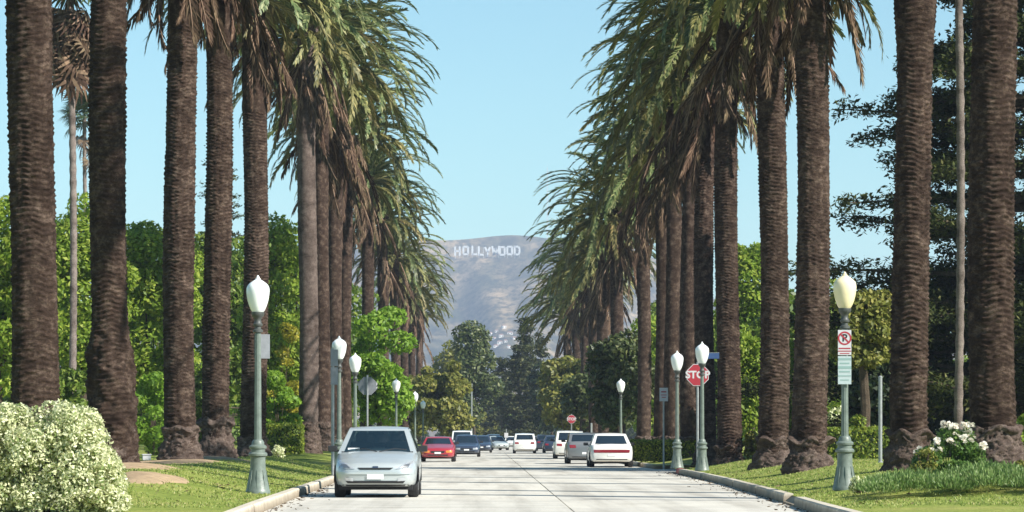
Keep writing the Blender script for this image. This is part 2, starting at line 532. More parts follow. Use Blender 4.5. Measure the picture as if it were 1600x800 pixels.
# lawns: one sheet each side, near and far of the side street
for nm, x_in, x_out, y0, y1, ny in (('lawn', -1, -70, 15, X_CROSS0, 140), ('lawn', 1, 75, 15, X_CROSS0, 140), ('lawn', -1, -90, X_CROSS1, FAR_Y, 150), ('lawn', 1, 90, X_CROSS1, FAR_Y, 150)):
    yy = y0 + (y1 - y0) * (np.linspace(0, 1, ny) ** (1 if y1 < 200 else 1.8))
    t = np.concatenate([np.linspace(0, .08, 24), np.linspace(.1, 1, 14)])
    kk = np.array([kerb_x(x_in, y) for y in yy]) + x_in * .16
    Xg = kk[:, None] + (x_out - kk)[:, None] * t[None, :]
    Yg = np.repeat(yy[:, None], len(t), 1)
    Zg = lawn_z(Xg, Yg)
    ff = grid_faces(len(yy), len(t))
    if x_in < 0: ff = ff[:, ::-1]
    o = place(nm, np_mesh(nm, np.stack([Xg, Yg, Zg], -1).reshape(-1, 3), ff, M['lawn'], smooth=True))
    tag(o, kind='structure')


# kerbs: separate stones along the street and round both corners
def kerb_run(pts, side, red_from=None, gap_at=None, step=3.0):
    P = [Vector((x, y, 0)) for x, y in pts]
    seg = [(P[i + 1] - P[i]).length for i in range(len(P) - 1)]
    tot = sum(seg); n = max(1, int(tot / step)); out = []
    def at(d):
        for i, s in enumerate(seg):
            if d <= s or i == len(seg) - 1:
                return P[i] + (P[i + 1] - P[i]) * (d / s)
            d -= s
    kb = []
    for k in range(n):
        a = at(tot * k / n + .012); b = at(tot * (k + 1) / n - .012)
        t = (b - a).normalized(); nrm = Vector((-t.y, t.x, 0)) * (1 if side < 0 else -1)    # towards the lawn
        mb = MB(); h = .17
        jog = random.uniform(-.012, .012)
        prof = [(0 + jog, -.1), (.022 + jog, h - .02), (.045 + jog, h), (.19, h), (.19, -.1)]
        if gap_at and any(abs((a.y + b.y) / 2 - gy) < step * .5 for gy in gap_at):
            prof = [(0, -.1), (0, .028), (.05, .036), (.19, .13), (.19, -.1)]
        vs = [tuple(a + nrm * u + Vector((0, 0, w))) for u, w in prof] + [tuple(b + nrm * u + Vector((0, 0, w))) for u, w in prof]
        m = len(prof)
        mb.add(vs, [tuple(range(m)), tuple(range(2 * m - 1, m - 1, -1))] + [(q, q + m, (q + 1) % m + m, (q + 1) % m) for q in range(m)])
        red = red_from is not None and (a.y + b.y) / 2 > red_from
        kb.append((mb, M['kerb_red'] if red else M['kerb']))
    return kb


def arc(cx, cy, r, a0, a1, n=7):
    return [(cx + r * math.cos(a0 + (a1 - a0) * k / n), cy + r * math.sin(a0 + (a1 - a0) * k / n)) for k in range(n + 1)]


kerb = bpy.data.objects.new('kerb', None); COL.objects.link(kerb); tag(kerb, kind='structure')
runs = []
runs += kerb_run(L_NEAR + arc(-4.12 - 4, 106, 4, 0, PI / 2)[1:] + [(-60, 110)], -1)
runs += kerb_run(R_NEAR + arc(6.35 + 4, 106, 4, PI, PI / 2)[1:] + [(60, 110)], 1, red_from=103.5, gap_at=[56.5])
runs += kerb_run([(-60, 120)] + arc(-4.12 - 4, 124, 4, -PI / 2, 0) + [(-4.12, 300)], -1, step=4)
runs += kerb_run([(60, 120)] + arc(6.35 + 4, 124, 4, -PI / 2, -PI) + [(6.35, 300)], 1, step=4)
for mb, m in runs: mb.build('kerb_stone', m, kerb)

# short grass on the near lawns and bare earth round the palm feet
def blades(n, sampler, h0, h1, w, mat, name, lean=.5, base=None):
    pts = sampler(n); n = len(pts)
    a = RNG.uniform(0, 2 * PI, n); h = RNG.uniform(h0, h1, n)
    side = np.stack([np.cos(a), np.sin(a), np.zeros(n)], -1) * w
    tip = np.stack([RNG.normal(0, lean, n) * h, RNG.normal(0, lean, n) * h, h], -1)
    V = np.stack([pts - side, pts + side, pts + tip * .6 + side * .7, pts + tip], 1).reshape(-1, 3)
    Fq = np.arange(n * 4).reshape(-1, 4)
    o = place(name, np_mesh(name, V, Fq, mat))
    return o


def lawn_sampler(x0, x1, y0, y1, side):
    def f(n):
        y = RNG.uniform(y0, y1, n); x = RNG.uniform(x0, x1, n)
        kx = np.interp(y, [p[1] for p in (L_NEAR if side < 0 else R_NEAR)], [p[0] for p in (L_NEAR if side < 0 else R_NEAR)])
        ok = (x < kx - .22) if side < 0 else (x > kx + .22)
        bare = (np.sin(x * 2.1 + 1.3 * np.sin(y * .6)) + np.sin(y * 1.1 + x) > 1.45)
        ok &= ~bare
        x, y = x[ok], y[ok]
        return np.stack([x, y, lawn_z(x, y) - .005], -1)
    return f


tag(blades(52000, lawn_sampler(-12, -3.6, 47, 109.5, -1), .02, .05, .013, M['grass'], 'grass'), 'short mown grass on the left lawn beside the parked silver car', 'grass', kind='stuff')
tag(blades(52000, lawn_sampler(5.3, 14, 47, 109.5, 1), .02, .05, .013, M['grass'], 'grass'), 'short mown grass on the right lawn between kerb and palm row', 'grass', kind='stuff')


def litter():
    n = 1500
    y = RNG.uniform(48, 110, n); sd = RNG.choice([-1, 1], n)
    k = np.array([kerb_x(a, b) for a, b in zip(sd, y)])
    d = np.where(RNG.random(n) < .55, -RNG.exponential(.16, n) - .02, RNG.uniform(.25, 5.5, n))
    x = k + sd * d
    z = np.where(d < 0, .006, lawn_z(x, y) + .02)
    a = RNG.uniform(0, 2 * PI, n); L = RNG.uniform(.02, .07, n); w = L * RNG.uniform(.15, .4, n)
    c, s_ = np.cos(a), np.sin(a); P = np.stack([x, y, z], -1)
    t1 = np.stack([c * L, s_ * L, RNG.uniform(0, .02, n)], -1); t2 = np.stack([-s_ * w, c * w, RNG.uniform(0, .015, n)], -1)
    V = np.stack([P - t1, P + t2, P + t1, P - t2], 1).reshape(-1, 3)
    tag(place('leaf_litter', np_mesh('leaf_litter', V, np.arange(4 * n).reshape(-1, 4), M['frond_dead'])), 'dry brown leaf litter in the gutters and on the grass', 'leaf litter', kind='stuff')


litter()


def earth_patch(cx, cy, rx, ry, h):
    n, m = 22, 7; V = [(0, 0, h)]; 
    for i in range(1, m + 1):
        for k in range(n):
            a = 2 * PI * k / n; q = i / m
            rr = q * (1 + .18 * math.sin(3 * a + cx) + .1 * math.sin(7 * a + cy))
            x, y = rx * rr * math.cos(a), ry * rr * math.sin(a)
            V.append((x, y, lz(cx + x, cy + y) - lz(cx, cy) + h * (1 - q * q) + .012 * (1 - q) - .02 * (q > .95)))
    fs = [(0, 1 + k, 1 + (k + 1) % n) for k in range(n)]
    for i in range(m - 1):
        fs += [(1 + i * n + k, 1 + (i + 1) * n + k, 1 + (i + 1) * n + (k + 1) % n, 1 + i * n + (k + 1) % n) for k in range(n)]
    b = MB(); b.add(V, fs)
    o = b.build('bare_soil', M['earth'], smooth=True, loc=(cx, cy, lz(cx, cy)))
    tag(o, kind='structure')

# ------------------------------------------------------------------ palms
def frond_mesh(name, e0, k, L, mats, nl=62, leaf=.36, wid=.085, vee=35, fwd=50, pw=1.45, seed=0, hang=.06, sweep=0):
    r = np.random.default_rng(seed)
    n = 26
    t = np.linspace(0, 1, n)
    e = np.radians(e0 - k * t ** pw)
    dl = L / (n - 1)
    x = np.concatenate([[0], np.cumsum(np.cos(e[:-1]) * dl)]); z = np.concatenate([[0], np.cumsum(np.sin(e[:-1]) * dl)])
    yb = sweep * t * t
    rad = .045 * (1 - t) + .008
    V = []; Fq = []; mi = []
    for i in range(n):                                             # rib, three-sided
        tx, tz = math.cos(e[i]), math.sin(e[i])
        V += [(x[i] - tz * rad[i], yb[i], z[i] + tx * rad[i]), (x[i] + tz * rad[i] * .5, yb[i] - rad[i], z[i] - tx * rad[i] * .5), (x[i] + tz * rad[i] * .5, yb[i] + rad[i], z[i] - tx * rad[i] * .5)]
    for i in range(n - 1):
        for q in range(3):
            Fq.append((i * 3 + q, i * 3 + (q + 1) % 3, i * 3 + 3 + (q + 1) % 3, i * 3 + 3 + q)); mi.append(1)
    for s in (-1, 1):
        for j in range(nl):
            tt = .10 + .89 * (j + r.uniform(-.3, .3)) / nl
            tt = min(max(tt, .08), .995)
            ex = math.radians(e0 - k * tt ** pw)
            b = np.array([np.interp(tt, t, x), np.interp(tt, t, yb), np.interp(tt, t, z)])
            T = np.array([math.cos(ex), 0, math.sin(ex)]); U = np.array([-math.sin(ex), 0, math.cos(ex)]); S = np.array([0, s, 0.])
            l = leaf * (.45 + .75 * math.sin(PI * min(1, tt * .8 + .16)) ** .8) * r.uniform(.8, 1.12)
            fa = math.radians(fwd + 18 * tt + r.normal(0, 7)); va = math.radians(vee + r.normal(0, 16))
            d = T * math.sin(fa) + (S * math.cos(va) + U * math.sin(va)) * math.cos(fa)
            w = np.cross(d, U); w /= np.linalg.norm(w) + 1e-9
            w = w * wid * .5 * r.uniform(.8, 1.2)
            mid = b + d * l * .45
            tip = b + d * l + np.array([0, 0, -hang * l])
            i0 = len(V)
            V += [tuple(b), tuple(mid + w), tuple(tip), tuple(mid - w)]
            Fq.append((i0, i0 + 1, i0 + 2, i0 + 3)); mi.append(0)
    return np_mesh(name, np.array(V), np.array(Fq), mats, mi)


G = [M['frond'], M['rachis']]; O_ = [M['frond_old'], M['rachis']]; D_ = [M['frond_dead'], M['rachis_dead']]
FR = {
    'up': [frond_mesh('frond', 80, 88, 4.3, G, seed=i, vee=34, sweep=(-.4, .2, .5)[i]) for i in range(3)],
    'mid': [frond_mesh('frond', 52, 108, 4.7, G, seed=10 + i, vee=30, sweep=(-.5, .3, .1)[i]) for i in range(3)],
    'low': [frond_mesh('frond', 22, 98, 4.5, G, seed=20 + i, vee=26, sweep=(-.4, .5, 0)[i]) for i in range(3)],
    'old': [frond_mesh('frond', 0, 84, 3.9, O_, seed=30 + i, vee=8, hang=.15, sweep=(-.4, .4, .1)[i]) for i in range(3)],
    'dead': [frond_mesh('dead_frond', -68 + 5 * i, 20 + 3 * i, 2.8, D_, nl=52, leaf=.34, wid=.052, vee=-10, fwd=58, hang=.25, seed=40 + i, sweep=(-.3, .3, .5)[i]) for i in range(3)],
}


def trunk_mesh(H, r, seed, fine, bulge=None, rough_base=0.0, bark='palm_bark'):
    rg = np.random.default_rng(seed)
    nc = 76 if fine else 30
    zlim = min(H, 11.8)
    if fine: zz = np.concatenate([np.arange(0, zlim, .019), np.linspace(zlim, H, int((H - zlim) / .12) + 2)])
    else: zz = np.arange(0, H + .05, .075)
    th = np.linspace(0, 2 * PI, nc, endpoint=False)
    Zg, Tg = np.meshgrid(zz, th, indexing='ij')
    rowh = .105 if fine else .24
    ncell = 14 if fine else 9
    rs = np.random.default_rng(seed + 500)
    disp = np.zeros_like(Zg); 
    for k in (0, 1):                                                # two interleaved lattices of leaf scars
        u = Tg / (2 * PI) * ncell + .5 * k + .20 * np.sin(Zg * 1.3 + seed + k * 2) + .07 * np.sin(Zg * 3.1 + Tg * 2 + seed) + .07 * np.sin(Zg * 8 + Tg * 3)
        col = np.floor(u); a = u - col - .5
        jit = np.sin((col % ncell) * 127.1 + k * 41.7 + seed) * 4375.85; jit = jit - np.floor(jit)
        v = Zg / rowh + .5 * k + jit + .30 * np.sin(Tg * 3 + Zg * .8) + .12 * np.sin(Tg * 7 + Zg * 1.9 + seed)
        row = np.floor(v); b = v - row
        h = np.sin(row * 12.9898 + (col % ncell) * 78.233 + k * 37.7 + seed) * 43758.5453
        rnd = h - np.floor(h)
        prof = np.where(b < .68, (b / .68) ** 1.5, np.maximum(0, 1 - (b - .68) / .32) ** .7)
        lens = np.maximum(0, 1 - (2 * a) ** 2 * 1.02) ** .6
        amp = (.056 if fine else .04) * (.25 + 1.0 * rnd)
        disp = np.maximum(disp, amp * prof * lens)
    band = .55 + .45 * np.sin(Zg * .9 + seed * 1.7) * np.sin(Zg * .37 + seed)     # some stretches are worn smoother
    disp = disp * np.clip(.5 + band * .6, .35, 1.15)
    R = r * (1.0 + .10 * np.exp(-Zg / 1.6) - .05 * np.clip(Zg / H, 0, 1) + .02 * np.sin(Zg * .8 + seed) + .03 * np.sin(Tg * 3 + Zg * .5 + seed))
    if rough_base:
        k = 1 / (1 + np.exp((Zg - rough_base) * 6))
        lump = sum(np.sin(Tg * f1 + p + 1.6 * np.sin(Zg * f2 * .7 + p)) * np.sin(Zg * f2 + p * 2 + np.sin(Tg * 2)) * am * 1.4 for f1, f2, p, am in ((3, 3.1, 1, .5), (5, 5.3, 2, .5), (7, 9.1, .3, .4), (11, 14, 4, .3)))
        R = R + k * (.13 * r / .42 + .055 * lump)
    if bulge:
        z0, z1, am = bulge
        t = np.clip((Zg - z0) / (z1 - z0), 0, 1); R = R + am * t * t * (3 - 2 * t) * r
    t = np.clip((Zg - (H - 1.6)) / 1.6, 0, 1); R = R * (1 + .35 * t * t)         # swelling under the crown
    R = R + disp
    wob = .06 * np.sin(Zg * .35 + seed) - .06 * math.sin(seed)
    V = np.stack([R * np.cos(Tg) + wob, R * np.sin(Tg), Zg], -1).reshape(-1, 3)
    top = np.arange((len(zz) - 1) * nc, len(zz) * nc)[None, :]
    return np_mesh('trunk', V, [grid_faces(len(zz), nc, True), top], M[bark]), V


def root_mesh(r, h, seed, lip):
    """flared, lumpy root mass; lip = a ragged collar overhanging its top"""
    nc = 96; zz = np.linspace(-.35, h, 56)
    th = np.linspace(0, 2 * PI, nc, endpoint=False)
    Zg, Tg = np.meshgrid(zz, th, indexing='ij')
    q = np.clip(Zg / h, 0, 1)
    R = r * (1.66 - .55 * q ** .7)
    lipw = 1 + .7 * np.sin(Tg * 2 + seed) + .4 * np.sin(Tg * 5 + seed * 3)
    R = R - lip * .20 * r * np.exp(-((q - .64) / .16) ** 2) + lip * .17 * r * np.exp(-((q - .93) / .06) ** 2) * np.clip(lipw, .1, 2)
    nz = np.array([mnoise.fractal((math.cos(t_) * 1.6 + seed * 7, math.sin(t_) * 1.6, z_ * 3.4), .85, 2.2, 5) + .6 * abs(mnoise.noise((math.cos(t_) * 6 + seed, math.sin(t_) * 6, z_ * 13))) for z_ in zz for t_ in th]).reshape(Zg.shape)
    n2 = np.array([mnoise.fractal((math.cos(t_) * 4 + seed * 3, math.sin(t_) * 4, z_ * 9), .8, 2.2, 4) for z_ in zz for t_ in th]).reshape(Zg.shape)
    n3 = np.array([abs(mnoise.noise((math.cos(t_) * 9 + seed, math.sin(t_) * 9, z_ * 26))) + .6 * mnoise.noise((math.cos(t_) * 17, math.sin(t_) * 17 + seed, z_ * 30)) for z_ in zz for t_ in th]).reshape(Zg.shape)
    R = R + (.07 * nz + .055 * n2 + .05 * n3) * (r / .42)
    Zs = Zg + lip * .07 * np.sin(Tg * 5 + seed * 2) * q
    V = np.stack([R * np.cos(Tg), R * np.sin(Tg), Zs], -1)
    cap = np.stack([r * .8 * np.cos(th), r * .8 * np.sin(th), np.full(nc, h + .04)], -1)
    V = np.concatenate([V.reshape(-1, 3), cap])
    return np_mesh('root_base', V, grid_faces(57, nc, True), M['palm_root'])


def palm(px, s, zc, label, r=.43, root=(.85, .5), skirt=None, seed=0, bulge=None, rough=0.0, group=None, bark='palm_bark', n=(14, 32, 34, 26, 20), size=1.0, dens=1.0, dark=False):
    Y = F / s; X = WX(px, Y); zb = lz(X, Y) - .03
    H = zc - zb
    root_ = thing('palm_tree', label, 'palm tree', (X, Y, zb), 0, group)
    fine = s > 40
    me, _ = trunk_mesh(H, r, seed, fine, bulge, rough, bark)
    tr = place('trunk', me, root_)
    place('root_base', root_mesh(r, root[0], seed, root[1]), tr, rot=(0, 0, seed))
    cr = bpy.data.objects.new('crown', None); COL.objects.link(cr); cr.parent = root_; cr.location = (.06 * math.sin(H * .35 + seed) - .06 * math.sin(seed), 0, H)
    rr = random.Random(seed * 31 + 5)
    kinds = ('up', 'mid', 'low', 'old', 'dead')
    off = {'up': (.12, .15), 'mid': (.28, -.05), 'low': (.36, -.25), 'old': (.42, -.55), 'dead': (.46, -.9)}
    for kk, cnt in zip(kinds, n):
        cnt = int(round(cnt * dens)); ph = rr.uniform(0, 6.28)
        for i in range(cnt):
            a = ph + i * 2.39996 + rr.uniform(-.2, .2)
            ro, zo = off[kk]
            dz = -rr.uniform(0, skirt) if (kk == 'dead' and skirt) else rr.uniform(-.2, .2)
            sc = size * rr.uniform(.76, 1.14)
            place('dead_frond' if kk == 'dead' else 'frond', rr.choice(FR[kk]), cr, (ro * math.cos(a), ro * math.sin(a), zo + dz),
                  (rr.uniform(-.45, .45), rr.uniform(-.26, .26) if kk != 'dead' else rr.uniform(-.12, .12), a), (sc, sc, sc))
    return root_


GL, GR = 'palms lining the left side of the street', 'palms lining the right side of the street'
#     px    s    crown  label
LEFT = [
    (54, 85, 17.5, 'thick palm trunk rising behind the white variegated bush, leftmost of all palms', dict(r=.40, root=(.8, .3), skirt=1.5)),
    (176, 72, 17.0, 'palm with a lumpy gnarled lower trunk just right of the white variegated bush', dict(r=.375, root=(.9, .4), skirt=1.5, rough=2.7)),
    (283, 58, 16.6, 'palm with wide dark root flare and low brown skirt, left one of the close pair', dict(r=.395, root=(1.0, .7), skirt=1.8, n=(9, 24, 28, 30, 22))),
    (338, 53, 17.5, 'palm with an overhanging collar above its roots, right one of the close pair', dict(r=.38, root=(1.25, 1.2), skirt=2.2, n=(9, 24, 28, 30, 22))),
    (395, 46, 16.9, 'dark palm trunk directly behind the nearest left lamp post', dict(r=.40, root=(.8, .4), skirt=2.4)),
    (480, 36, 19.2, 'tall palm with pale greyish trunk, left of the twin trunks beyond the silver car', dict(r=.40, root=(1.4, .2), skirt=1.6, bark='grey_bark')),
    (504, 33.5, 19.0, 'tall palm close against the right of the pale greyish trunk', dict(r=.37, root=(1.4, .2), skirt=2.5, size=1.15)),
    (526, 30.5, 19.6, 'palm trunk standing behind the sign plates and second left lamp', dict(r=.38, skirt=3.0, size=1.2)),
    (541, 28, 18.6, 'palm trunk rising just behind the third left lamp globe', dict(r=.34, skirt=3.0, size=1.2)),
    (573, 23.5, 18.6, 'palm whose trunk rises over the left edge of the lime green tree', dict(r=.40, skirt=2.8, size=1.1)),
    (597, 20.3, 18.4, 'palm trunk above the middle of the lime green tree, dense hanging skirt', dict(r=.42, skirt=3.2, size=1.1)),
    (617, 17.8, 17.6, 'palm behind the right shoulder of the lime green tree', dict(r=.42, skirt=2.6, dens=.8, size=1.15)),
    (632, 15.9, 17.2, 'far left palm behind the fourth left lamp', dict(r=.42, skirt=2.6, dens=.8, size=1.15)),
    (645, 14.3, 17.0, 'far left palm with skirt just above the olive yellow tree', dict(r=.42, skirt=2.6, dens=.75, size=1.15)),
    (656, 13.0, 16.5, 'smallest and farthest left palm behind the olive yellow tree', dict(r=.42, skirt=3.0, dens=.7)),
]
RIGHT = [
    (1553, 82, 21.5, 'thick scaly palm trunk behind the white rose bush, rightmost of all palms', dict(r=.41, root=(.9, .5), skirt=1.5)),
    (1421, 74, 17.5, 'palm with ragged root collar and bulging upper trunk left of the rose bush', dict(r=.36, root=(.85, .8), skirt=1.5, bulge=(8.3, 10.2, .28))),
    (1264, 62, 15.0, 'palm with ringed root collar just left of the nearest right lamp', dict(r=.40, root=(.8, 1.2), skirt=1.2, n=(9, 24, 26, 30, 14))),
    (1207, 54.5, 15.4, 'palm with a knobbly root swelling between two ringed palms on the right lawn', dict(r=.39, root=(.85, 1.0), skirt=1.5, n=(9, 24, 26, 24, 20))),
    (1139, 44.5, 16.6, 'dark palm right of the stop sign with a collar above its roots', dict(r=.39, root=(.8, 1.0), skirt=2.2)),
    (1104, 40.5, 16.4, 'palm trunk directly behind the blue street name plate', dict(r=.36, skirt=2.4)),
    (1079, 37.5, 16.6, 'palm trunk directly behind the red stop sign', dict(r=.38, skirt=2.6)),
    (1050, 34, 16.8, 'palm trunk behind the second right lamp, right one of two near touching', dict(r=.36, skirt=2.6)),
    (1033, 31.5, 16.2, 'palm trunk behind the small white post sign, left one of two near touching', dict(r=.36, skirt=2.6)),
    (1005, 27.8, 16.2, 'palm with paler reddish trunk standing clear beyond the white sedan', dict(r=.37, skirt=2.6)),
    (966, 24.5, 15.8, 'palm behind the glossy magnolia tree and third right lamp', dict(r=.41, skirt=2.6, size=1.15)),
    (944, 21.6, 15.3, 'far right palm just left of the magnolia tree top', dict(r=.41, skirt=2.6, size=1.2)),
    (929, 19.5, 15.2, 'far right palm above the olive green broadleaf tree', dict(r=.41, skirt=2.6, dens=.85, size=1.25)),
    (914, 17.5, 15.6, 'far right palm with skirt over the fourth right lamp', dict(r=.41, skirt=2.6, dens=.8, size=1.25)),
    (899, 15.7, 15.2, 'second farthest right palm beside the open view of the hills', dict(r=.41, skirt=2.6, dens=.75, size=1.25)),
    (886, 14.2, 15.0, 'farthest right palm, smallest crown at the edge of the hill view', dict(r=.41, skirt=2.6, dens=.75, size=1.3)),
]
for i, (px, s, zc, lab, kw) in enumerate(LEFT): palm(px, s, zc, lab, seed=i + 1, group=GL, **kw)
for i, (px, s, zc, lab, kw) in enumerate(RIGHT): palm(px, s, zc, lab, seed=i + 41, group=GR, **kw)
earth_patch(WX(196, 67), 67, 1.2, 2.4, .08)
earth_patch(WX(283, 83), 83, 1.3, 2.6, .08)
earth_patch(WX(238, 58), 58, .62, 2.6, .06)
earth_patch(WX(338, 91), 91, 1.3, 2.6, .10)


def fan_leaf_mesh():
    V = []; Fs = []
    b = MB()
    b.tube([(0, 0, 0), (.45, 0, .08), (.9, 0, .05)], [.02, .016, .012], 4)
    for k in range(15):
        a = math.radians(-105 + 15 * k)
        c, s = math.cos(a), math.sin(a)
        L = .95 * (1 - .15 * abs(a))
        w = .055
        p0 = Vector((.9, 0, .05)); m = p0 + Vector((c * L * .55, s * L * .55, .02)); t = p0 + Vector((c * L, s * L, -.22 * L))
        b.add([p0, m + Vector((-s * w, c * w, 0)), t, m + Vector((s * w, -c * w, 0))], [(0, 1, 2, 3)])
    return b


FAN = [fan_leaf_mesh().mesh('fan_leaf', M['fan_leaf'])]
FAN_DEAD = [fan_leaf_mesh().mesh('dead_fan_leaf', M['frond_dead'])]


def fan_palm(px, s, zc, label, r=.15, nleaf=44, ndead=40, size=1.0):
    Y = F / s; X = WX(px, Y); zb = lz(X, Y) - .05; H = zc - zb
    rt = thing('fan_palm', label, 'palm tree', (X, Y, zb), 0, 'slim fan palms behind the palm rows')
    zz = np.arange(0, H, .12); nc = 14
    th = np.linspace(0, 2 * PI, nc, endpoint=False)
    Zg, Tg = np.meshgrid(zz, th, indexing='ij')
    R = r * (1 + .5 * np.exp(-Zg / .7) - .12 * Zg / H) + .012 * np.sin(Zg * 40 + px)
    V = np.stack([R * np.cos(Tg) + .1 * np.sin(Zg * .2), R * np.sin(Tg), Zg], -1).reshape(-1, 3)
    place('trunk', np_mesh('trunk', V, grid_faces(len(zz), nc, True), M['pale_bark'], smooth=True), rt)
    cr = bpy.data.objects.new('crown', None); COL.objects.link(cr); cr.parent = rt; cr.location = (.1 * math.sin(H * .2), 0, H)
    rr = random.Random(int(px))
    for i in range(nleaf):
        a = i * 2.39996; el = math.radians(78 - 115 * (i / nleaf)); sc = size * rr.uniform(.9, 1.25)
        place('fan_leaf', FAN[0], cr, (0, 0, rr.uniform(-.3, .2)), (rr.uniform(-.3, .3), -el, a), (sc, sc, sc))
    for i in range(ndead):
        a = i * 2.39996; sc = size * rr.uniform(.85, 1.15)
        place('dead_fan_leaf', FAN_DEAD[0], cr, (.1 * math.cos(a), .1 * math.sin(a), -.4 - 2.3 * i / ndead), (rr.uniform(-.3, .3), math.radians(rr.uniform(60, 84)), a), (sc, sc, sc))


fan_palm(111, 40, 19.2, 'slim grey fan palm between the two leftmost thick palm trunks', r=.145, size=1.25)
fan_palm(1496, 53, 20.5, 'slim grey fan palm trunk before the dark cedar, beside the rightmost thick palm', r=.125)
fan_palm(134, 21, 25.2, 'distant fan palm tuft against the sky beside the second thick left palm', r=.16, size=1.1, ndead=6)


# ------------------------------------------------------------------ leafy trees, shrubs, hedges
def leaf_cloud(rg, C, R, n, size, up=.25, shell=(.62, 1.05), aspect=.5):
    C = np.asarray(C, float); R = np.asarray(R, float)
    w = (R[:, 0] * R[:, 2]); w = w / w.sum()
    idx = rg.choice(len(C), n, p=w)
    d = rg.normal(size=(n, 3)); d[:, 2] += up; d /= np.linalg.norm(d, axis=1)[:, None]
    rad = rg.uniform(shell[0], shell[1], n) ** .7
    pos = C[idx] + d * R[idx] * rad[:, None]
    nrm = d * .8 + rg.normal(size=(n, 3)) * .65 + np.array([0, 0, .35]); nrm /= np.linalg.norm(nrm, axis=1)[:, None]
    t1 = np.cross(nrm, rg.normal(size=(n, 3))); t1 /= np.linalg.norm(t1, axis=1)[:, None]
    t2 = np.cross(nrm, t1)
    L = (size * rg.uniform(.6, 1.35, n))[:, None]
    V = np.stack([pos - t1 * L, pos + t2 * L * aspect - nrm * L * .12, pos + t1 * L, pos - t2 * L * aspect - nrm * L * .12], 1).reshape(-1, 3)
    return V, np.arange(n * 4).reshape(-1, 4)


def crown_clumps(rg, w, d, h, nc, rmin, rmax, bottom_heavy=0.0, conical=0.0):
    C = []; R = []
    for i in range(nc):
        v = rg.normal(size=3); v /= np.linalg.norm(v)
        q = rg.uniform(.35, 1) ** .5
        z = v[2] * q
        taper = 1 - conical * (z * .5 + .5)
        r = rg.uniform(rmin, rmax)
        C.append((v[0] * q * w * .5 * taper * .82, v[1] * q * d * .5 * taper * .82, z * h * .5 * .86))
        R.append((r, r, r * rg.uniform(.6, .85)))
    return np.array(C), np.array(R)


def tree(label, px, Y, wpx, top, bottom, mat, seed, n=9000, size=.16, nc=52, cat='tree', name='broadleaf_tree', group=None, conical=0.0, base=None, rs=(.08, .19), trunk_r=.16, up=.3, depth=None):
    rg = np.random.default_rng(seed)
    X = WX(px, Y); w = wpx * Y / F; zt, zb = WZ(top, Y), WZ(bottom, Y)
    g0 = lz(X, Y) if base is None else base
    zb = max(zb, g0 + .25)
    h = zt - zb; mz = (zt + zb) / 2 - g0
    rt = thing(name, label, cat, (X, Y, g0 - .02), 0, group)
    m = (w + h) / 2
    C, R = crown_clumps(rg, w, depth or w, h, nc, m * rs[0], m * rs[1], conical=conical)
    C[:, 2] += mz
    V, Fq = leaf_cloud(rg, C, R, n, size, up)
    place('crown', np_mesh('crown', V, Fq, mat), rt)
    b = MB()
    fork = max(.4, (zb - g0) + h * .18)
    b.tube([(0, 0, -.1), (.03 * fork, 0, fork * .5), (0, .02 * fork, fork)], [trunk_r * 1.3, trunk_r, trunk_r * .85], 8)
    for i in range(9):
        c = C[rg.integers(len(C))]
        mid = (np.array([0, 0, fork]) * .55 + c * .45) + rg.normal(size=3) * .08 * w
        b.tube([(0, 0, fork * .93), tuple(mid), tuple(c)], [trunk_r * .6, trunk_r * .36, trunk_r * .1], 5)
    b.build('trunk', M['bark'], rt, smooth=True)
    return rt


def shrub(label, px, Y, wpx, top, mat, seed, n=3000, size=.09, group=None, cat='shrub', name='shrub', bottom=None, depth=1.0, nc=16, profile=None):
    rg = np.random.default_rng(seed)
    X = WX(px, Y); w = wpx * Y / F; g0 = lz(X, Y)
    zt = WZ(top, Y); h = max(.3, zt - g0)
    rt = thing(name, label, cat, (X, Y, g0), 0, group)
    if profile:                                                     # outline given as (photo x, photo y) of its top edge
        C = []; R = []
        for i in range(nc):
            q = rg.uniform(profile[0][0], profile[-1][0]); zt_ = WZ(np.interp(q, [p[0] for p in profile], [p[1] for p in profile]), Y) - g0
            yy_ = rg.normal(0, .28) * w * depth * .5; r = rg.uniform(.12, .27)
            C.append((WX(q, Y) - X, yy_, max(.12, (zt_ - r * .8) * (rg.uniform(.0, 1) ** .8) * (1 - min(.5, abs(yy_) / w)))))
            R.append((r, r, r * .85))
        C = np.array(C); R = np.array(R)
    else:
        C, R = crown_clumps(rg, w, w * depth, h * 1.1, nc, min(w, h) * .18, min(w, h) * .3)
        C[:, 2] = np.maximum(C[:, 2] + h * .47, h * .12)
    V, Fq = leaf_cloud(rg, C, R, n, size, .35)
    V[:, 2] = np.maximum(V[:, 2], .01 + .02 * rg.random(len(V)))
    place('foliage', np_mesh('foliage', V, Fq, mat), rt)
    b = MB()
    for i in range(7):
        c = C[rg.integers(len(C))]
        b.tube([(c[0] * .12, c[1] * .12, -.05), tuple(c * np.array([.5, .5, .6])), tuple(c)], [.03, .02, .008], 5)
    b.build('stems', M['bark'], rt)
    return rt


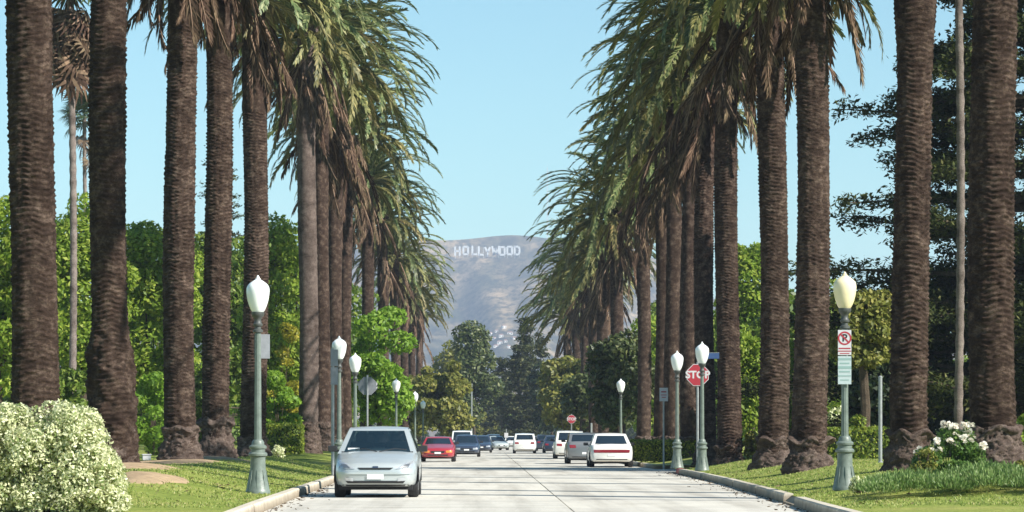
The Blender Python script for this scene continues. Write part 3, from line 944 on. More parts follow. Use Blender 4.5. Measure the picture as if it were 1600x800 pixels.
def hedge(label, x0, x1, y0, y1, z1, mat, seed, n=5000, size=.06, group=None):
    rg = np.random.default_rng(seed)
    cx, cy = (x0 + x1) / 2, (y0 + y1) / 2; g0 = lz(cx, cy)
    rt = thing('hedge', label, 'hedge', (cx, cy, g0), 0, group)
    hx, hy, hz = (x1 - x0) / 2, (y1 - y0) / 2, z1 - g0
    A = np.array([hx * hz * 2, hx * hz * 2, hy * hz * 2, hy * hz * 2, hx * hy * 4]); A /= A.sum()
    f = rg.choice(5, n, p=A); u = rg.uniform(-1, 1, n); v = rg.uniform(-1, 1, n)
    P = np.zeros((n, 3)); Nn = np.zeros((n, 3))
    for k, (ax, sg) in enumerate(((1, -1), (1, 1), (0, -1), (0, 1))):
        q = f == k; oth = 1 - ax
        P[q, ax] = sg * (hy if ax else hx); P[q, oth] = u[q] * (hx if ax else hy); P[q, 2] = (v[q] * .5 + .5) * hz; Nn[q, ax] = sg
    q = f == 4; P[q, 0] = u[q] * hx; P[q, 1] = v[q] * hy; P[q, 2] = hz; Nn[q, 2] = 1
    P += rg.normal(size=(n, 3)) * .035 + Nn * (.04 * np.sin(P[:, :1] * 4 + 1) * np.sin(P[:, 1:2] * 5))
    nr = Nn + rg.normal(size=(n, 3)) * .55; nr /= np.linalg.norm(nr, axis=1)[:, None]
    t1 = np.cross(nr, rg.normal(size=(n, 3))); t1 /= np.linalg.norm(t1, axis=1)[:, None]; t2 = np.cross(nr, t1)
    L = (size * rg.uniform(.6, 1.3, n))[:, None]
    V = np.stack([P - t1 * L, P + t2 * L * .55, P + t1 * L, P - t2 * L * .55], 1).reshape(-1, 3)
    place('foliage', np_mesh('foliage', V, np.arange(4 * n).reshape(-1, 4), mat), rt)
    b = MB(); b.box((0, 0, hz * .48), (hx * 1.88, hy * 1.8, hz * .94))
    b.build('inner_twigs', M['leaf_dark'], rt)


GT, GTR = 'leafy garden trees behind the left palms', 'leafy garden trees behind the right palms'
# left gardens
tree('bright green tree at the left edge behind the leftmost palm', -5, 128, 190, 262, 640, M['leaf_bright'], 1, 20800, .125, group=GT)
tree('bright green tree between the leftmost two thick palms', 128, 138, 150, 292, 640, M['leaf_bright'], 2, 19200, .125, group=GT)
tree('leafy green tree between the second thick palm and the close pair', 235, 142, 165, 318, 650, M['leaf_bright'], 3, 20800, .125, group=GT)
tree('deep green tree filling the gap right of the close palm pair', 345, 172, 150, 335, 660, M['leaf_mid'], 4, 11000, .2, group=GT)
tree('green tree rising behind the nearest left lamp globe', 440, 165, 140, 318, 650, M['leaf_bright'], 5, 19200, .14, group=GT)
tree('dark green tree low behind the left lamp post', 425, 185, 130, 450, 690, M['leaf_mid'], 6, 8000, .2, group=GT)
tree('dark shaded tree behind the leftmost two palms', 60, 190, 260, 380, 690, M['leaf_mid'], 7, 11000, .22, group=GT)
tree('dark shaded tree behind the close palm pair', 260, 195, 250, 420, 690, M['leaf_mid'], 8, 11000, .22, group=GT)
tree('wide green tree behind the twin pale trunks', 520, 215, 150, 400, 680, M['leaf_mid'], 9, 9000, .24, group=GT)
tree('lime green young tree between the third and fourth left lamps', 592, 178, 118, 462, 672, M['leaf_lime'], 10, 9000, .16, 30, trunk_r=.1)
GS = 'garden shrubs behind the left palms'
shrub('yellow flowering shrub beside the nearest left lamp', 440, 150, 60, 470, M['leaf_yellow'], 11, 2600, .10, GS)
shrub('yellow green shrub right of the gnarled palm', 238, 120, 75, 575, M['leaf_lime'], 12, 4200, .10, GS)
shrub('yellow green tall shrub right of the nearest left lamp post', 436, 135, 60, 555, M['leaf_lime'], 13, 4000, .10, GS)
shrub('low dark shrub between the leftmost two palms', 108, 110, 80, 560, M['leaf_mid'], 14, 4500, .10, GS)
shrub('small pale green clump at the foot of the nearest left lamp', 432, 108, 26, 695, M['leaf_varieg'], 15, 900, .05, GS)
shrub('dark green shrub behind the gap of the close palm pair', 315, 125, 60, 600, M['leaf_mid'], 16, 3500, .1, GS)
hedge('clipped hedge right of the nearest left lamp with lit yellow green edges', WX(405, 120), WX(458, 120), 124.5, 126.5, WZ(665, 124.5), M['hedge'], 17, 4500, .06)
# right gardens
tree('bright green tree standing against the sky between two right palms', 1172, 175, 105, 362, 560, M['leaf_bright'], 20, 12800, .15, group=GTR)
tree('dark green tree low behind the stop sign palms', 1125, 195, 170, 480, 690, M['leaf_mid'], 21, 9000, .22, group=GTR)
tree('green garden tree left of the nearest right lamp', 1240, 160, 150, 440, 680, M['leaf_mid'], 22, 10000, .19, group=GTR)
tree('grey green tree behind the nearest right lamp globe', 1348, 103, 115, 438, 585, M['leaf_olive'], 23, 11000, .10, group=GTR)
tree('tall mid green tree behind the ringed palm', 1285, 185, 120, 425, 690, M['leaf_bright'], 24, 12800, .16, group=GTR)
tree('dark evergreen low behind the rightmost palms', 1480, 118, 220, 395, 700, M['leaf_dark'], 25, 15000, .17, group=GTR)
tree('dark evergreen at the right edge beyond the rightmost palm', 1620, 122, 200, 330, 700, M['leaf_dark'], 26, 13000, .17, group=GTR)
tree('dark evergreen low left of the cedar foot', 1378, 106, 130, 545, 705, M['leaf_dark'], 27, 8000, .16, group=GTR)
tree('glossy magnolia tree between the third and fourth right lamps', 968, 182, 100, 508, 690, M['leaf_magnolia'], 28, 9000, .17, group=GTR)
tree('olive green broadleaf tree over the parked white van', 895, 300, 125, 545, 695, M['leaf_olive'], 29, 9000, .26, 40, group=GTR)
tree('mid green tree behind the magnolia tree', 940, 260, 130, 560, 700, M['leaf_magnolia'], 30, 9000, .24, group=GTR)
tree('tall green tree filling the gap between the far right trunks', 1062, 235, 120, 425, 690, M['leaf_mid'], 80, 10000, .2, group=GTR)
tree('bright green tree low behind the pale reddish right trunk', 1018, 205, 80, 470, 690, M['leaf_bright'], 81, 9000, .16, group=GTR)
tree('sunlit green tree low between the ringed right palms', 1170, 128, 70, 500, 690, M['leaf_bright'], 82, 9000, .11, group=GTR)
tree('sunlit green tree low between the two collared right palms', 1237, 118, 50, 520, 690, M['leaf_bright'], 83, 8000, .10, group=GTR)
GSR = 'garden shrubs behind the right palms'
shrub('pale blossom shrub behind the nearest right lamp post', 1312, 135, 40, 625, M['leaf_varieg'], 31, 900, .07, GSR)
shrub('rounded green shrub behind the hedge right of the lamp', 1345, 100.5, 60, 652, M['hedge'], 32, 3500, .06, GSR)
shrub('yellow green shrub between two right palms', 1178, 110, 30, 668, M['leaf_olive'], 33, 1800, .06, GSR)
shrub('small shrub right edge beyond the rightmost palm foot', 1605, 75, 40, 640, M['leaf_bright'], 34, 1800, .06, GSR)
hedge('long clipped hedge beyond the side street behind the right lamps', WX(985, 130), WX(1092, 130), 130, 132, WZ(690, 130), M['hedge'], 35, 6000, .06)
hedge('clipped hedge with a bright top behind the nearest right lamp', WX(1272, 96), WX(1398, 96), 96, 98, WZ(672, 96), M['hedge'], 36, 6500, .055)
# end of the street
GE = 'trees closing the far end of the street'
tree('olive yellow tree leaning over the street beyond the lime tree', 690, 310, 112, 556, 690, M['leaf_olive'], 40, 9000, .27, 36, group=GE)
tree('yellow olive tree low beside the far left lamps', 655, 340, 80, 575, 690, M['leaf_olive'], 41, 6000, .27, group=GE)
tree('tall green feathery tree at the left of the far opening', 740, 430, 74, 492, 690, M['leaf_magnolia'], 42, 8000, .3, 36, group=GE, depth=5)
tree('green tree behind the olive yellow tree at street end', 712, 470, 70, 530, 695, M['leaf_olive'], 43, 7000, .32, group=GE)
tree('dim green tree far behind the white pickup', 800, 640, 120, 625, 697, M['leaf_mid'], 44, 6000, .45, group=GE, nc=26)
tree('dark green tree right of the street end conifers', 862, 420, 70, 560, 697, M['leaf_dark'], 45, 6500, .32, group=GE)
tree('low green tree beside the far road on the left', 748, 520, 60, 640, 697, M['leaf_olive'], 46, 4000, .33, group=GE)


def conifer(label, px, Y, top, bottom, wpx, mat, seed, layers=16, per=6, n_pad=46, size=.2, name='cedar_tree', cat='tree', group=None, droop=.08, taper=.75, trunk_r=.3, hi=1.0, jit=1.3, thick=.10):
    rg = np.random.default_rng(seed)
    X = WX(px, Y); g0 = lz(X, Y); zt = WZ(top, Y) - g0; zb = max(.4, WZ(bottom, Y) - g0); R0 = wpx * Y / F / 2
    rt = thing(name, label, cat, (X, Y, g0 - .02), 0, group)
    b = MB(); b.tube([(0, 0, -.1), (.05, 0, zt * .5), (0, 0, zt)], [trunk_r, trunk_r * .6, .03], 8)
    P = []; 
    for i in range(layers):
        q = i / (layers - 1); z0 = zb + (zt - zb) * q * .98
        Rl = R0 * (1 - taper * q ** hi) 
        for j in range(per):
            a = rg.uniform(0, 2 * PI); z = z0 + rg.uniform(-.5, .5) * jit * (zt - zb) / layers; Lb = Rl * rg.uniform(.5, 1.1); rise = rg.uniform(-.02, .14) * Lb
            pts = []
            for k in range(6):
                u = k / 5; pts.append((math.cos(a) * Lb * u, math.sin(a) * Lb * u, z + rise * u * 1.6 - droop * Lb * u * u * 1.6))
            b.tube(pts, [.09 * (1 - .85 * k / 5) * trunk_r / .3 for k in range(6)], 4)
            pp = np.array(pts)
            npad = int(n_pad * max(.35, Lb / R0))
            u = rg.uniform(.22, 1.02, npad) ** .75
            c = np.stack([np.interp(u, np.linspace(0, 1, 6), pp[:, k]) for k in range(3)], -1)
            wd = .34 * Lb * (1.05 - u * .75)
            c += np.stack([-math.sin(a) * wd * rg.uniform(-1, 1, npad), math.cos(a) * wd * rg.uniform(-1, 1, npad), rg.normal(0, thick, npad)], -1)
            P.append(c)
    P = np.concatenate(P); n = len(P)
    K = 5
    P = (P[:, None, :] + rg.normal(size=(n, K, 3)) * np.array([size * 1.3, size * 1.3, size * .45])).reshape(-1, 3); n = len(P)
    nr = rg.normal(size=(n, 3)) * .55 + np.array([0, 0, 1.]); nr /= np.linalg.norm(nr, axis=1)[:, None]
    t1 = np.cross(nr, rg.normal(size=(n, 3))); t1 /= np.linalg.norm(t1, axis=1)[:, None]; t2 = np.cross(nr, t1)
    L = (size * rg.uniform(.6, 1.3, n))[:, None]
    V = np.stack([P - t1 * L, P + t2 * L * .38, P + t1 * L, P - t2 * L * .38], 1).reshape(-1, 3)
    place('crown', np_mesh('crown', V, np.arange(4 * n).reshape(-1, 4), mat), rt)
    b.build('trunk', M['bark'], rt, smooth=True)


conifer('large dark cedar with level tiers of branches behind the rightmost palms', 1570, 112, -70, 640, 760, M['leaf_cedar'], 50, 14, 17, 270, .12, taper=.74, trunk_r=.38, droop=.05, hi=1.5, jit=.45, thick=.17)
conifer('thin airy conifer against the sky behind the close palm pair', 345, 225, 215, 640, 230, M['leaf_conifer'], 51, 13, 5, 26, .17, taper=.8, trunk_r=.22, group=GT)
GC = 'dark conifers at the end of the street'
conifer('tallest dark conifer at the street end below the hills', 822, 470, 503, 695, 66, M['leaf_conifer'], 52, 13, 7, 40, .34, group=GC, taper=.85)
conifer('dark conifer in the middle of the street end', 785, 500, 562, 697, 80, M['leaf_conifer'], 53, 11, 7, 44, .36, group=GC, taper=.75)
conifer('broad dark conifer over the far white pickup', 812, 455, 545, 690, 92, M['leaf_conifer'], 54, 11, 8, 50, .34, group=GC, taper=.8)
conifer('dark conifer at the right of the street end', 845, 520, 530, 697, 64, M['leaf_conifer'], 55, 11, 7, 40, .36, group=GC, taper=.8)
conifer('low dark conifer at the left of the street end', 760, 540, 590, 697, 60, M['leaf_conifer'], 56, 9, 7, 40, .38, group=GC, taper=.7)


# far wood on both sides and across the end, reads as one mass
def wood(label, x0, x1, y0, y1, hmin, hmax, nclump, n, size, mat, seed):
    rg = np.random.default_rng(seed)
    C = np.stack([rg.uniform(x0, x1, nclump), rg.uniform(y0, y1, nclump), rg.uniform(.1, 1, nclump) ** 1.2 * rg.uniform(hmin, hmax, nclump)], -1)
    r = rg.uniform(1.3, 2.8, nclump); R = np.stack([r, r, r * .75], -1)
    V, Fq = leaf_cloud(rg, C, R, n, size, .4)
    tag(place('far_wood', np_mesh('far_wood', V, Fq, mat)), label, 'wood', kind='stuff')


wood('far mass of garden trees behind the left palm row', -62, -13, 215, 330, 4, 9, 170, 26000, .38, M['leaf_mid'], 60)
wood('far mass of garden trees behind the right palm row', 16, 66, 215, 330, 4, 10, 170, 26000, .38, M['leaf_mid'], 61)
wood('low far trees closing the end of the long street', -60, 75, 680, 760, 3, 8, 170, 20000, .6, M['leaf_dark'], 62)

# big variegated bush, roses and low planting in front
shrub('big white variegated bush at the lower left in front of the palms', 70, 44.5, 292, 608, M['leaf_varieg'], 70, 80000, .031, cat='bush', name='variegated_bush', depth=.85, nc=330,
      profile=[(-90, 650), (-40, 622), (10, 616), (48, 632), (92, 604), (125, 622), (152, 658), (170, 704), (180, 765)])


def rose_bush():
    Y = 56.0; px = 1482
    X = WX(px, Y); g0 = lz(X, Y)
    rt = thing('rose_bush', 'white rose bush in bloom at the foot of the rightmost palm', 'rose bush', (X, Y, g0))
    rg = np.random.default_rng(71)
    h = WZ(688, Y) - g0; w = 135 * Y / F
    C, R = crown_clumps(rg, w, w * .8, h, 26, .13, .24)
    C[:, 2] = np.maximum(C[:, 2] + h * .40, .1)
    C = np.concatenate([C, [(fx_, fy_, fz_) for fx_, fy_, fz_ in ((-.06, 0, .78), (.05, 0, .80), (.14, 0, .76), (.22, 0, .74), (.32, 0, .78), (-.4, 0, .3), (.12, -.15, .62), (-.14, -.1, .55), (.4, -.1, .55), (.52, 0, .45))]])
    R = np.concatenate([R, np.full((10, 3), .15)])
    V, Fq = leaf_cloud(rg, C, R, 9500, .032, .3)
    V[:, 2] = np.maximum(V[:, 2], .01)
    place('foliage', np_mesh('foliage', V, Fq, M['leaf_rose']), rt)
    b = MB(); heads = []
    for k, (fx, fy, fz) in enumerate([(-.50, 0, .52), (-.44, -.1, .36), (-.38, -.2, .40), (-.42, .1, .22), (-.06, .1, .98), (.0, 0, 1.0), (.07, -.1, .99), (.14, .1, .97), (.20, 0, .96), (.26, 0, .9), (.33, -.1, 1.02), (.37, .1, 1.0), (.36, 0, .9), (.38, 0, .8), (.12, -.1, .83), (.28, -.2, .74), (-.15, -.2, .70), (.55, -.1, .62), (.60, 0, .58), (.05, -.25, .72), (-.28, -.2, .56), (-.48, -.1, .28)]):
        b.tube([(fx * .3, fy * .3, 0), (fx * .75, fy * .8, fz * .6), (fx, fy, fz)], [.012, .008, .005], 4)
        heads.append((fx, fy, fz))
    b.build('stems', M['leaf_rose'], rt)
    pm = MB()
    for ring, (nn, rr_, zz, tilt) in enumerate(((6, .045, 0, .25), (5, .028, .018, .6), (4, .014, .03, 1.0))):
        for k in range(nn):
            a = 2 * PI * k / nn + ring * .5
            c, s = math.cos(a), math.sin(a); w_ = .024
            pm.add([(c * .008, s * .008, zz), (c * rr_ - s * w_, s * rr_ + c * w_, zz + rr_ * tilt), (c * rr_ * 1.35, s * rr_ * 1.35, zz + rr_ * tilt * 1.1), (c * rr_ + s * w_, s * rr_ - c * w_, zz + rr_ * tilt)], [(0, 1, 2, 3)])
    me = pm.mesh('flower', M['petal'])
    for (fx, fy, fz) in heads:
        for q in range(4):
            sc = random.uniform(.8, 1.25)
            place('flower', me, rt, (fx + random.uniform(-.09, .09), fy + random.uniform(-.1, .1), fz + random.uniform(-.08, .03)), (random.uniform(-.8, .8) + .5, random.uniform(-.7, .7), random.uniform(0, 6)), (sc, sc, sc))


rose_bush()


def bed_sampler(n):
    y = RNG.uniform(50.5, 54.5, n); px = RNG.uniform(1325, 1680, n)
    x = WX(px, y)
    edge = 50.6 + .35 * np.sin(px * .06) + .25 * np.sin(px * .023)
    ok = (y > edge) & (x > 5.9)
    x, y = x[ok], y[ok]
    return np.stack([x, y, lawn_z(x, y)], -1)


def planting():
    rg = np.random.default_rng(72)
    C = []; R = []
    for k in range(70):
        px = rg.uniform(1352, 1690); y = rg.uniform(51.2, 54.2); x = WX(px, y)
        hgt = .30 + .05 * math.sin(px * .05)
        C.append((x, y, lz(x, y) + hgt * .4)); R.append((.30, .4, hgt * .62))
    n = 26000
    idx = rg.integers(0, len(C), n); C = np.array(C)[idx]; R = np.array(R)[idx]
    d = rg.normal(size=(n, 3)); d[:, 2] = np.abs(d[:, 2]) * 1.1; d /= np.linalg.norm(d, axis=1)[:, None]
    P = C + d * R * rg.uniform(.5, 1.05, n)[:, None]
    up = d * .5 + np.array([0, 0, .9]) + rg.normal(size=(n, 3)) * .3; up /= np.linalg.norm(up, axis=1)[:, None]
    sd = np.cross(up, rg.normal(size=(n, 3))); sd /= np.linalg.norm(sd, axis=1)[:, None]
    L = rg.uniform(.05, .11, n)[:, None]
    V = np.stack([P - sd * .006, P + up * L * .5 - sd * .01, P + up * L, P + up * L * .5 + sd * .01], 1).reshape(-1, 3)
    o = place('ground_cover', np_mesh('ground_cover', V, np.arange(4 * n).reshape(-1, 4), M['leaf_low']))
    tag(o, 'low feathery green ground cover along the lower right bed', 'ground cover', kind='stuff')


planting()
shrub('small cream and green plant beside the nearest right lamp foot', 1345, 55, 38, 752, M['leaf_varieg'], 73, 900, .03, name='garden_plant', cat='plant')
shrub('dry pink tinged plant on the left edge of the rose bush', 1445, 55.5, 40, 700, M['leaf_olive'], 74, 700, .028, name='garden_plant', cat='plant')
shrub('small yellow green plant at the right edge of the bed', 1590, 55, 60, 735, M['leaf_olive'], 75, 1300, .03, name='garden_plant', cat='plant')


# ------------------------------------------------------------------ street lamps and signs
def lamp(px, s, label, cream=False):
    Y = F / s; X = WX(px, Y); z = lz(X, Y) - .01
    g = 'acorn globe street lamps'
    rt = thing('street_lamp', label, 'street lamp', (X, Y, z), 0, g)
    b = MB()
    b.lathe([(.235, 0), (.235, .05), (.225, .07), (.215, .10), (.20, .17), (.165, .30), (.145, .48), (.14, .66), (.145, .70)], 24)
    for k in range(8):
        a = 2 * PI * k / 8
        b.box((.172 * math.cos(a), .172 * math.sin(a), .27), (.03, .02, .36), a, (0, -.17, 0))
    b.build('base', M['iron'], rt, smooth=True)
    b = MB(); b.lathe([(.14, .70), (.175, .715), (.18, .75), (.165, .775), (.135, .79), (.135, .84), (.16, .855), (.165, .89), (.15, .91), (.12, .925), (.115, .97), (.10, 1.0), (.085, 1.02)], 24)
    b.build('collar', M['iron'], rt, smooth=True)
    b = MB()
    pr = []
    n = 24
    vs = []; fs = []
    for i, (r, zz) in enumerate(((.070, 1.02), (.067, 1.4), (.061, 2.4), (.055, 3.02))):
        for k in range(n):
            a = 2 * PI * k / n; q = r * (1 if k % 2 else .93)
            vs.append((q * math.cos(a), q * math.sin(a), zz))
    for i in range(3):
        for k in range(n): fs.append((i * n + k, i * n + (k + 1) % n, (i + 1) * n + (k + 1) % n, (i + 1) * n + k))
    b.add(vs, fs); b.build('shaft', M['iron'], rt)
    b = MB(); b.lathe([(.062, 3.02), (.092, 3.03), (.092, 3.07), (.06, 3.09), (.058, 3.13), (.085, 3.15), (.09, 3.18), (.07, 3.20), (.06, 3.26), (.075, 3.30), (.11, 3.33), (.12, 3.37), (.12, 3.405)], 20)
    b.build('neck', M['dark_iron'], rt, smooth=True)
    b = MB(); b.lathe([(.105, 3.405), (.13, 3.44), (.165, 3.52), (.195, 3.62), (.212, 3.72), (.218, 3.80), (.212, 3.86), (.19, 3.91), (.15, 3.95), (.10, 3.985), (.06, 4.01), (.045, 4.02)], 28)
    b.build('globe', M['lamp_cream' if cream else 'lamp_white'], rt, smooth=True)
    b = MB(); b.lathe([(.048, 4.02), (.05, 4.035), (.03, 4.045), (.026, 4.06), (.026, 4.07), (.012, 4.09), (.003, 4.095)], 12)
    b.build('finial', M['lamp_cream' if cream else 'lamp_white'], rt, smooth=True)
    return rt, X, Y, z


LAMPS = [
    (403, 83.5, 'nearest street lamp on the left lawn with white globe, left of the silver car', 0),
    (530, 52.6, 'white globe street lamp on the left rising behind the sign plates', 0),
    (555, 43.8, 'white globe street lamp left of the grey octagonal sign back', 0),
    (619, 30.6, 'white globe street lamp in front of the right edge of the lime tree', 0),
    (648.5, 24, 'white globe street lamp above the left side of the red car', 0),
    (661, 18.8, 'small white globe street lamp among olive leaves above the red car', 0),
    (1320, 83.5, 'street lamp with cream globe carrying parking sign plates on the right lawn', 1),
    (1097, 49.5, 'white globe street lamp standing in front of the stop sign', 0),
    (1058, 45, 'white globe street lamp just left of the stop sign by red kerb', 0),
    (970, 30.4, 'white globe street lamp beside the magnolia tree above the white sedan', 0),
    (892.5, 17.2, 'small white globe street lamp above the far red sign', 0),
]
LP = {}
for px, s, lab, cr in LAMPS: LP[px] = lamp(px, s, lab, cr)


def text(body, size, mat, parent, loc, name='lettering', rz=0.0, bold=.0, ext=.002):
    c = bpy.data.curves.new(name, 'FONT'); c.body = body; c.size = size; c.align_x = 'CENTER'; c.align_y = 'CENTER'
    c.extrude = ext; c.offset = bold; c.materials.append(mat); c.resolution_u = 4
    o = bpy.data.objects.new(name, c); COL.objects.link(o)
    bpy.context.view_layer.update()
    me = bpy.data.meshes.new_from_object(o.evaluated_get(bpy.context.evaluated_depsgraph_get()))
    bpy.data.objects.remove(o); bpy.data.curves.remove(c)
    if not me.materials: me.materials.append(mat)
    return place(name, me, parent, loc, (PI / 2, 0, rz))


def octagon(r, n=8, a0=PI / 8): return [(r * math.cos(a0 + 2 * PI * k / n), r * math.sin(a0 + 2 * PI * k / n)) for k in range(n)]


def post(h, r=.03): b = MB(); b.lathe([(r, -.2), (r, h)], 10); return b


def stop_sign(px, s, cz, label, faces_us=True, r=.38, both=None):
    Y = F / s; X = WX(px, Y); z = lz(X, Y)
    rt = thing('stop_sign', label, 'stop sign', (X, Y, z), 0 if faces_us else PI, 'stop signs at the street corners')
    post(cz - z + r + .05, .04).build('post', M['steel'], rt)
    b = MB(); b.prism([(x, q + cz - z) for x, q in octagon(r)], -.062, -.05); b.build('border', M['white_sign'], rt)
    b = MB(); b.prism([(x, q + cz - z) for x, q in octagon(r * .945)], -.066, -.0621); b.build('face', M['red_sign'], rt)
    b = MB(); b.prism([(x, q + cz - z) for x, q in octagon(r * .99)], -.0499, -.044); b.build('back', M['sign_back'], rt)
    text('STOP', r * .86, M['white_sign'], rt, (0, -.068, cz - z), bold=.012)
    return rt


stop_sign(1090, 48.5, WZ(586, F / 48.5), 'red stop sign facing the viewer behind a lamp post on the right')
stop_sign(574, 39, WZ(603, F / 39), 'grey back of an octagonal stop sign left of the lime tree', False, .39)
stop_sign(893, 19.5, WZ(655, F / 19.5), 'small distant red stop sign under the far right lamp', True, .36)

# parking sign plates bolted to the cream lamp
_, lx, ly, lzz = LP[1320]
rt = thing('parking_sign', 'white plate with red no parking symbol on the cream globe lamp', 'sign', (lx - .015, ly - .10, 0), 0)
zc = WZ(535, ly)
b = MB(); b.prism([(-.125, zc - .24), (.125, zc - .24), (.125, zc + .23), (-.125, zc + .23)], -.004, .003); b.build('plate', M['white_sign'], rt, bevel=.002)
b = MB()
ring = 24
for k in range(ring):
    a0, a1 = 2 * PI * k / ring, 2 * PI * (k + 1) / ring
    ro, ri = .128, .098; cz = zc + .075
    b.add([(ri * math.cos(a0), -.007, cz + ri * math.sin(a0)), (ro * math.cos(a0), -.007, cz + ro * math.sin(a0)), (ro * math.cos(a1), -.007, cz + ro * math.sin(a1)), (ri * math.cos(a1), -.007, cz + ri * math.sin(a1))], [(0, 1, 2, 3)])
b.bar(-.078, cz + .078, .078, cz - .078, .028, -.0085, -.0065)
b.build('red_symbol', M['red_sign'], rt)
text('P', .19, M['black'], rt, (0, -.006, cz), bold=.006, ext=.0005)
b = MB(); b.box((0, -.006, zc - .115), (.22, .003, .022)); b.box((0, -.006, zc - .165), (.24, .003, .018)); b.box((0, -.006, zc - .21), (.18, .003, .014))
b.build('printed_line', M['red_sign'], rt)
b = MB(); b.box((0, .03, zc + .1), (.05, .05, .03)); b.box((0, .03, zc - .1), (.05, .05, .03)); b.build('bracket', M['steel'], rt)
rt = thing('parking_sign', 'pale teal plate with lines of print, lower plate on the cream globe lamp', 'sign', (lx - .015, ly - .10, 0), 0)
zc = WZ(578, ly)
b = MB(); b.prism([(-.125, zc - .27), (.125, zc - .27), (.125, zc + .255), (-.125, zc + .255)], -.004, .003); b.build('plate', M['teal_sign'], rt, bevel=.002)
b = MB()
for k, (w, hgt) in enumerate(((.24, .04), (.18, .026), (.25, .05), (.2, .026), (.24, .02), (.16, .02))): b.box((0, -.006, zc + .2 - k * .078), (w, .003, hgt))
b.build('printed_line', M['green_print'], rt)
b = MB(); b.box((0, .03, zc + .1), (.05, .05, .03)); b.box((0, .03, zc - .1), (.05, .05, .03)); b.build('bracket', M['steel'], rt)

# back of a plate on the nearest left lamp
_, lx, ly, lzz = LP[403]
rt = thing('sign_plate', 'grey back of a plate bolted behind the nearest left lamp shaft', 'sign', (lx + .07, ly + .10, 0), .3)
b = MB(); b.prism([(-.15, WZ(560, ly)), (.15, WZ(560, ly)), (.15, WZ(522, ly)), (-.15, WZ(522, ly))], -.003, .003); b.build('plate', M['sign_back'], rt, bevel=.002)
b = MB(); b.box((-.06, -.03, WZ(541, ly)), (.04, .06, .03)); b.build('bracket', M['steel'], rt)

# two plates on a post by the second left lamp
Y = F / 56; X = WX(520, Y); z = lz(X, Y)
rt = thing('parking_sign', 'grey steel post with two narrow plates seen edge on, left of the silver car', 'sign', (X, Y, z), math.radians(52))
post(WZ(543, Y) - z, .045).build('post', M['steel'], rt)
for (a, c) in ((572, 546), (601, 574)):
    b = MB(); z0, z1 = WZ(a, Y) - z, WZ(c, Y) - z
    b.prism([(-.155, z0), (.155, z0), (.155, z1), (-.155, z1)], -.058, -.05); b.build('plate', M['sign_back'], rt, bevel=.002)

# small white post sign beyond the side street
Y = F / 41; X = WX(1037, Y); z = lz(X, Y)
rt = thing('post_sign', 'small white rectangular sign on a thin post before the right hedge', 'sign', (X, Y, z), 0)
post(WZ(606, Y) - z, .035).build('post', M['steel'], rt)
b = MB(); z0, z1 = WZ(627, Y) - z, WZ(606, Y) - z
b.prism([(-.16, z0), (.16, z0), (.16, z1), (-.16, z1)], -.055, -.045); b.build('plate', M['white_sign'], rt, bevel=.002)
b = MB(); b.box((0, -.057, z0 + .36), (.2, .003, .05)); b.box((0, -.057, z0 + .24), (.22, .003, .03)); b.box((0, -.057, z0 + .15), (.16, .003, .03)); b.build('printed_line', M['red_sign'], rt)

# blue street name blade on its own bracket on the lamp by the stop sign
_, lx, ly, lzz = LP[1097]
zc = WZ(556, ly)
rt = thing('street_name_sign', 'dark blue street name blade beside the lamp globe near the stop sign', 'street sign', (lx + .10, ly, zc), 0)
b = MB(); b.box((.23, 0, 0), (.42, .012, .18)); b.build('blade', M['blue_sign'], rt, bevel=.002)
b = MB(); b.box((0, 0, 0), (.08, .05, .05)); b.box((.23, 0, .098), (.42, .02, .014)); b.build('bracket', M['steel'], rt)

# plain posts
def bare_post(px, s, top, label, r):
    Y = F / s; X = WX(px, Y); z = lz(X, Y)
    rt = thing('metal_post', label, 'post', (X, Y, z), 0)
    post(WZ(top, Y) - z, r).build('shaft', M['steel'], rt)
    b = MB(); b.lathe([(r * 1.5, 0), (r * 1.5, .03), (r * 1.05, .05)], 10); b.build('foot', M['steel'], rt)
    b = MB(); b.lathe([(r * 1.1, 0), (r * 1.1, .02), (r * .5, .05)], 10, (0, 0, WZ(top, Y) - z)); b.build('cap', M['steel'], rt)


bare_post(1375.5, 60, 590, 'plain grey metal post behind the hedge right of the cream lamp', .05)
bare_post(924, 22, 662, 'plain grey metal post rising behind the grey wagon', .07)
bare_post(737, 13, 600, 'thin tall grey pole at the left of the far street', .08)

# little box on the lawn by the gnarled palm
Y = 92.0; X = WX(229, Y)
rt = thing('utility_box', 'small white utility box on the lawn right of the gnarled palm', 'utility box', (X, Y, lz(X, Y)), .2)
b = MB(); b.box((0, 0, .09), (.24, .2, .18)); b.build('casing', M['white_sign'], rt, bevel=.012)
b = MB(); b.box((0, 0, .195), (.28, .24, .03)); b.build('lid', M['white_sign'], rt, bevel=.01)

# little far sign
Y = 330.0; X = WX(791, Y)
rt = thing('post_sign', 'tiny pale sign on a post far down the middle of the street', 'sign', (X, Y, 0), 0)
post(WZ(670, Y), .04).build('post', M['steel'], rt)
b = MB(); b.box((0, -.05, WZ(680, Y)), (.4, .01, .5)); b.build('plate', M['white_sign'], rt)


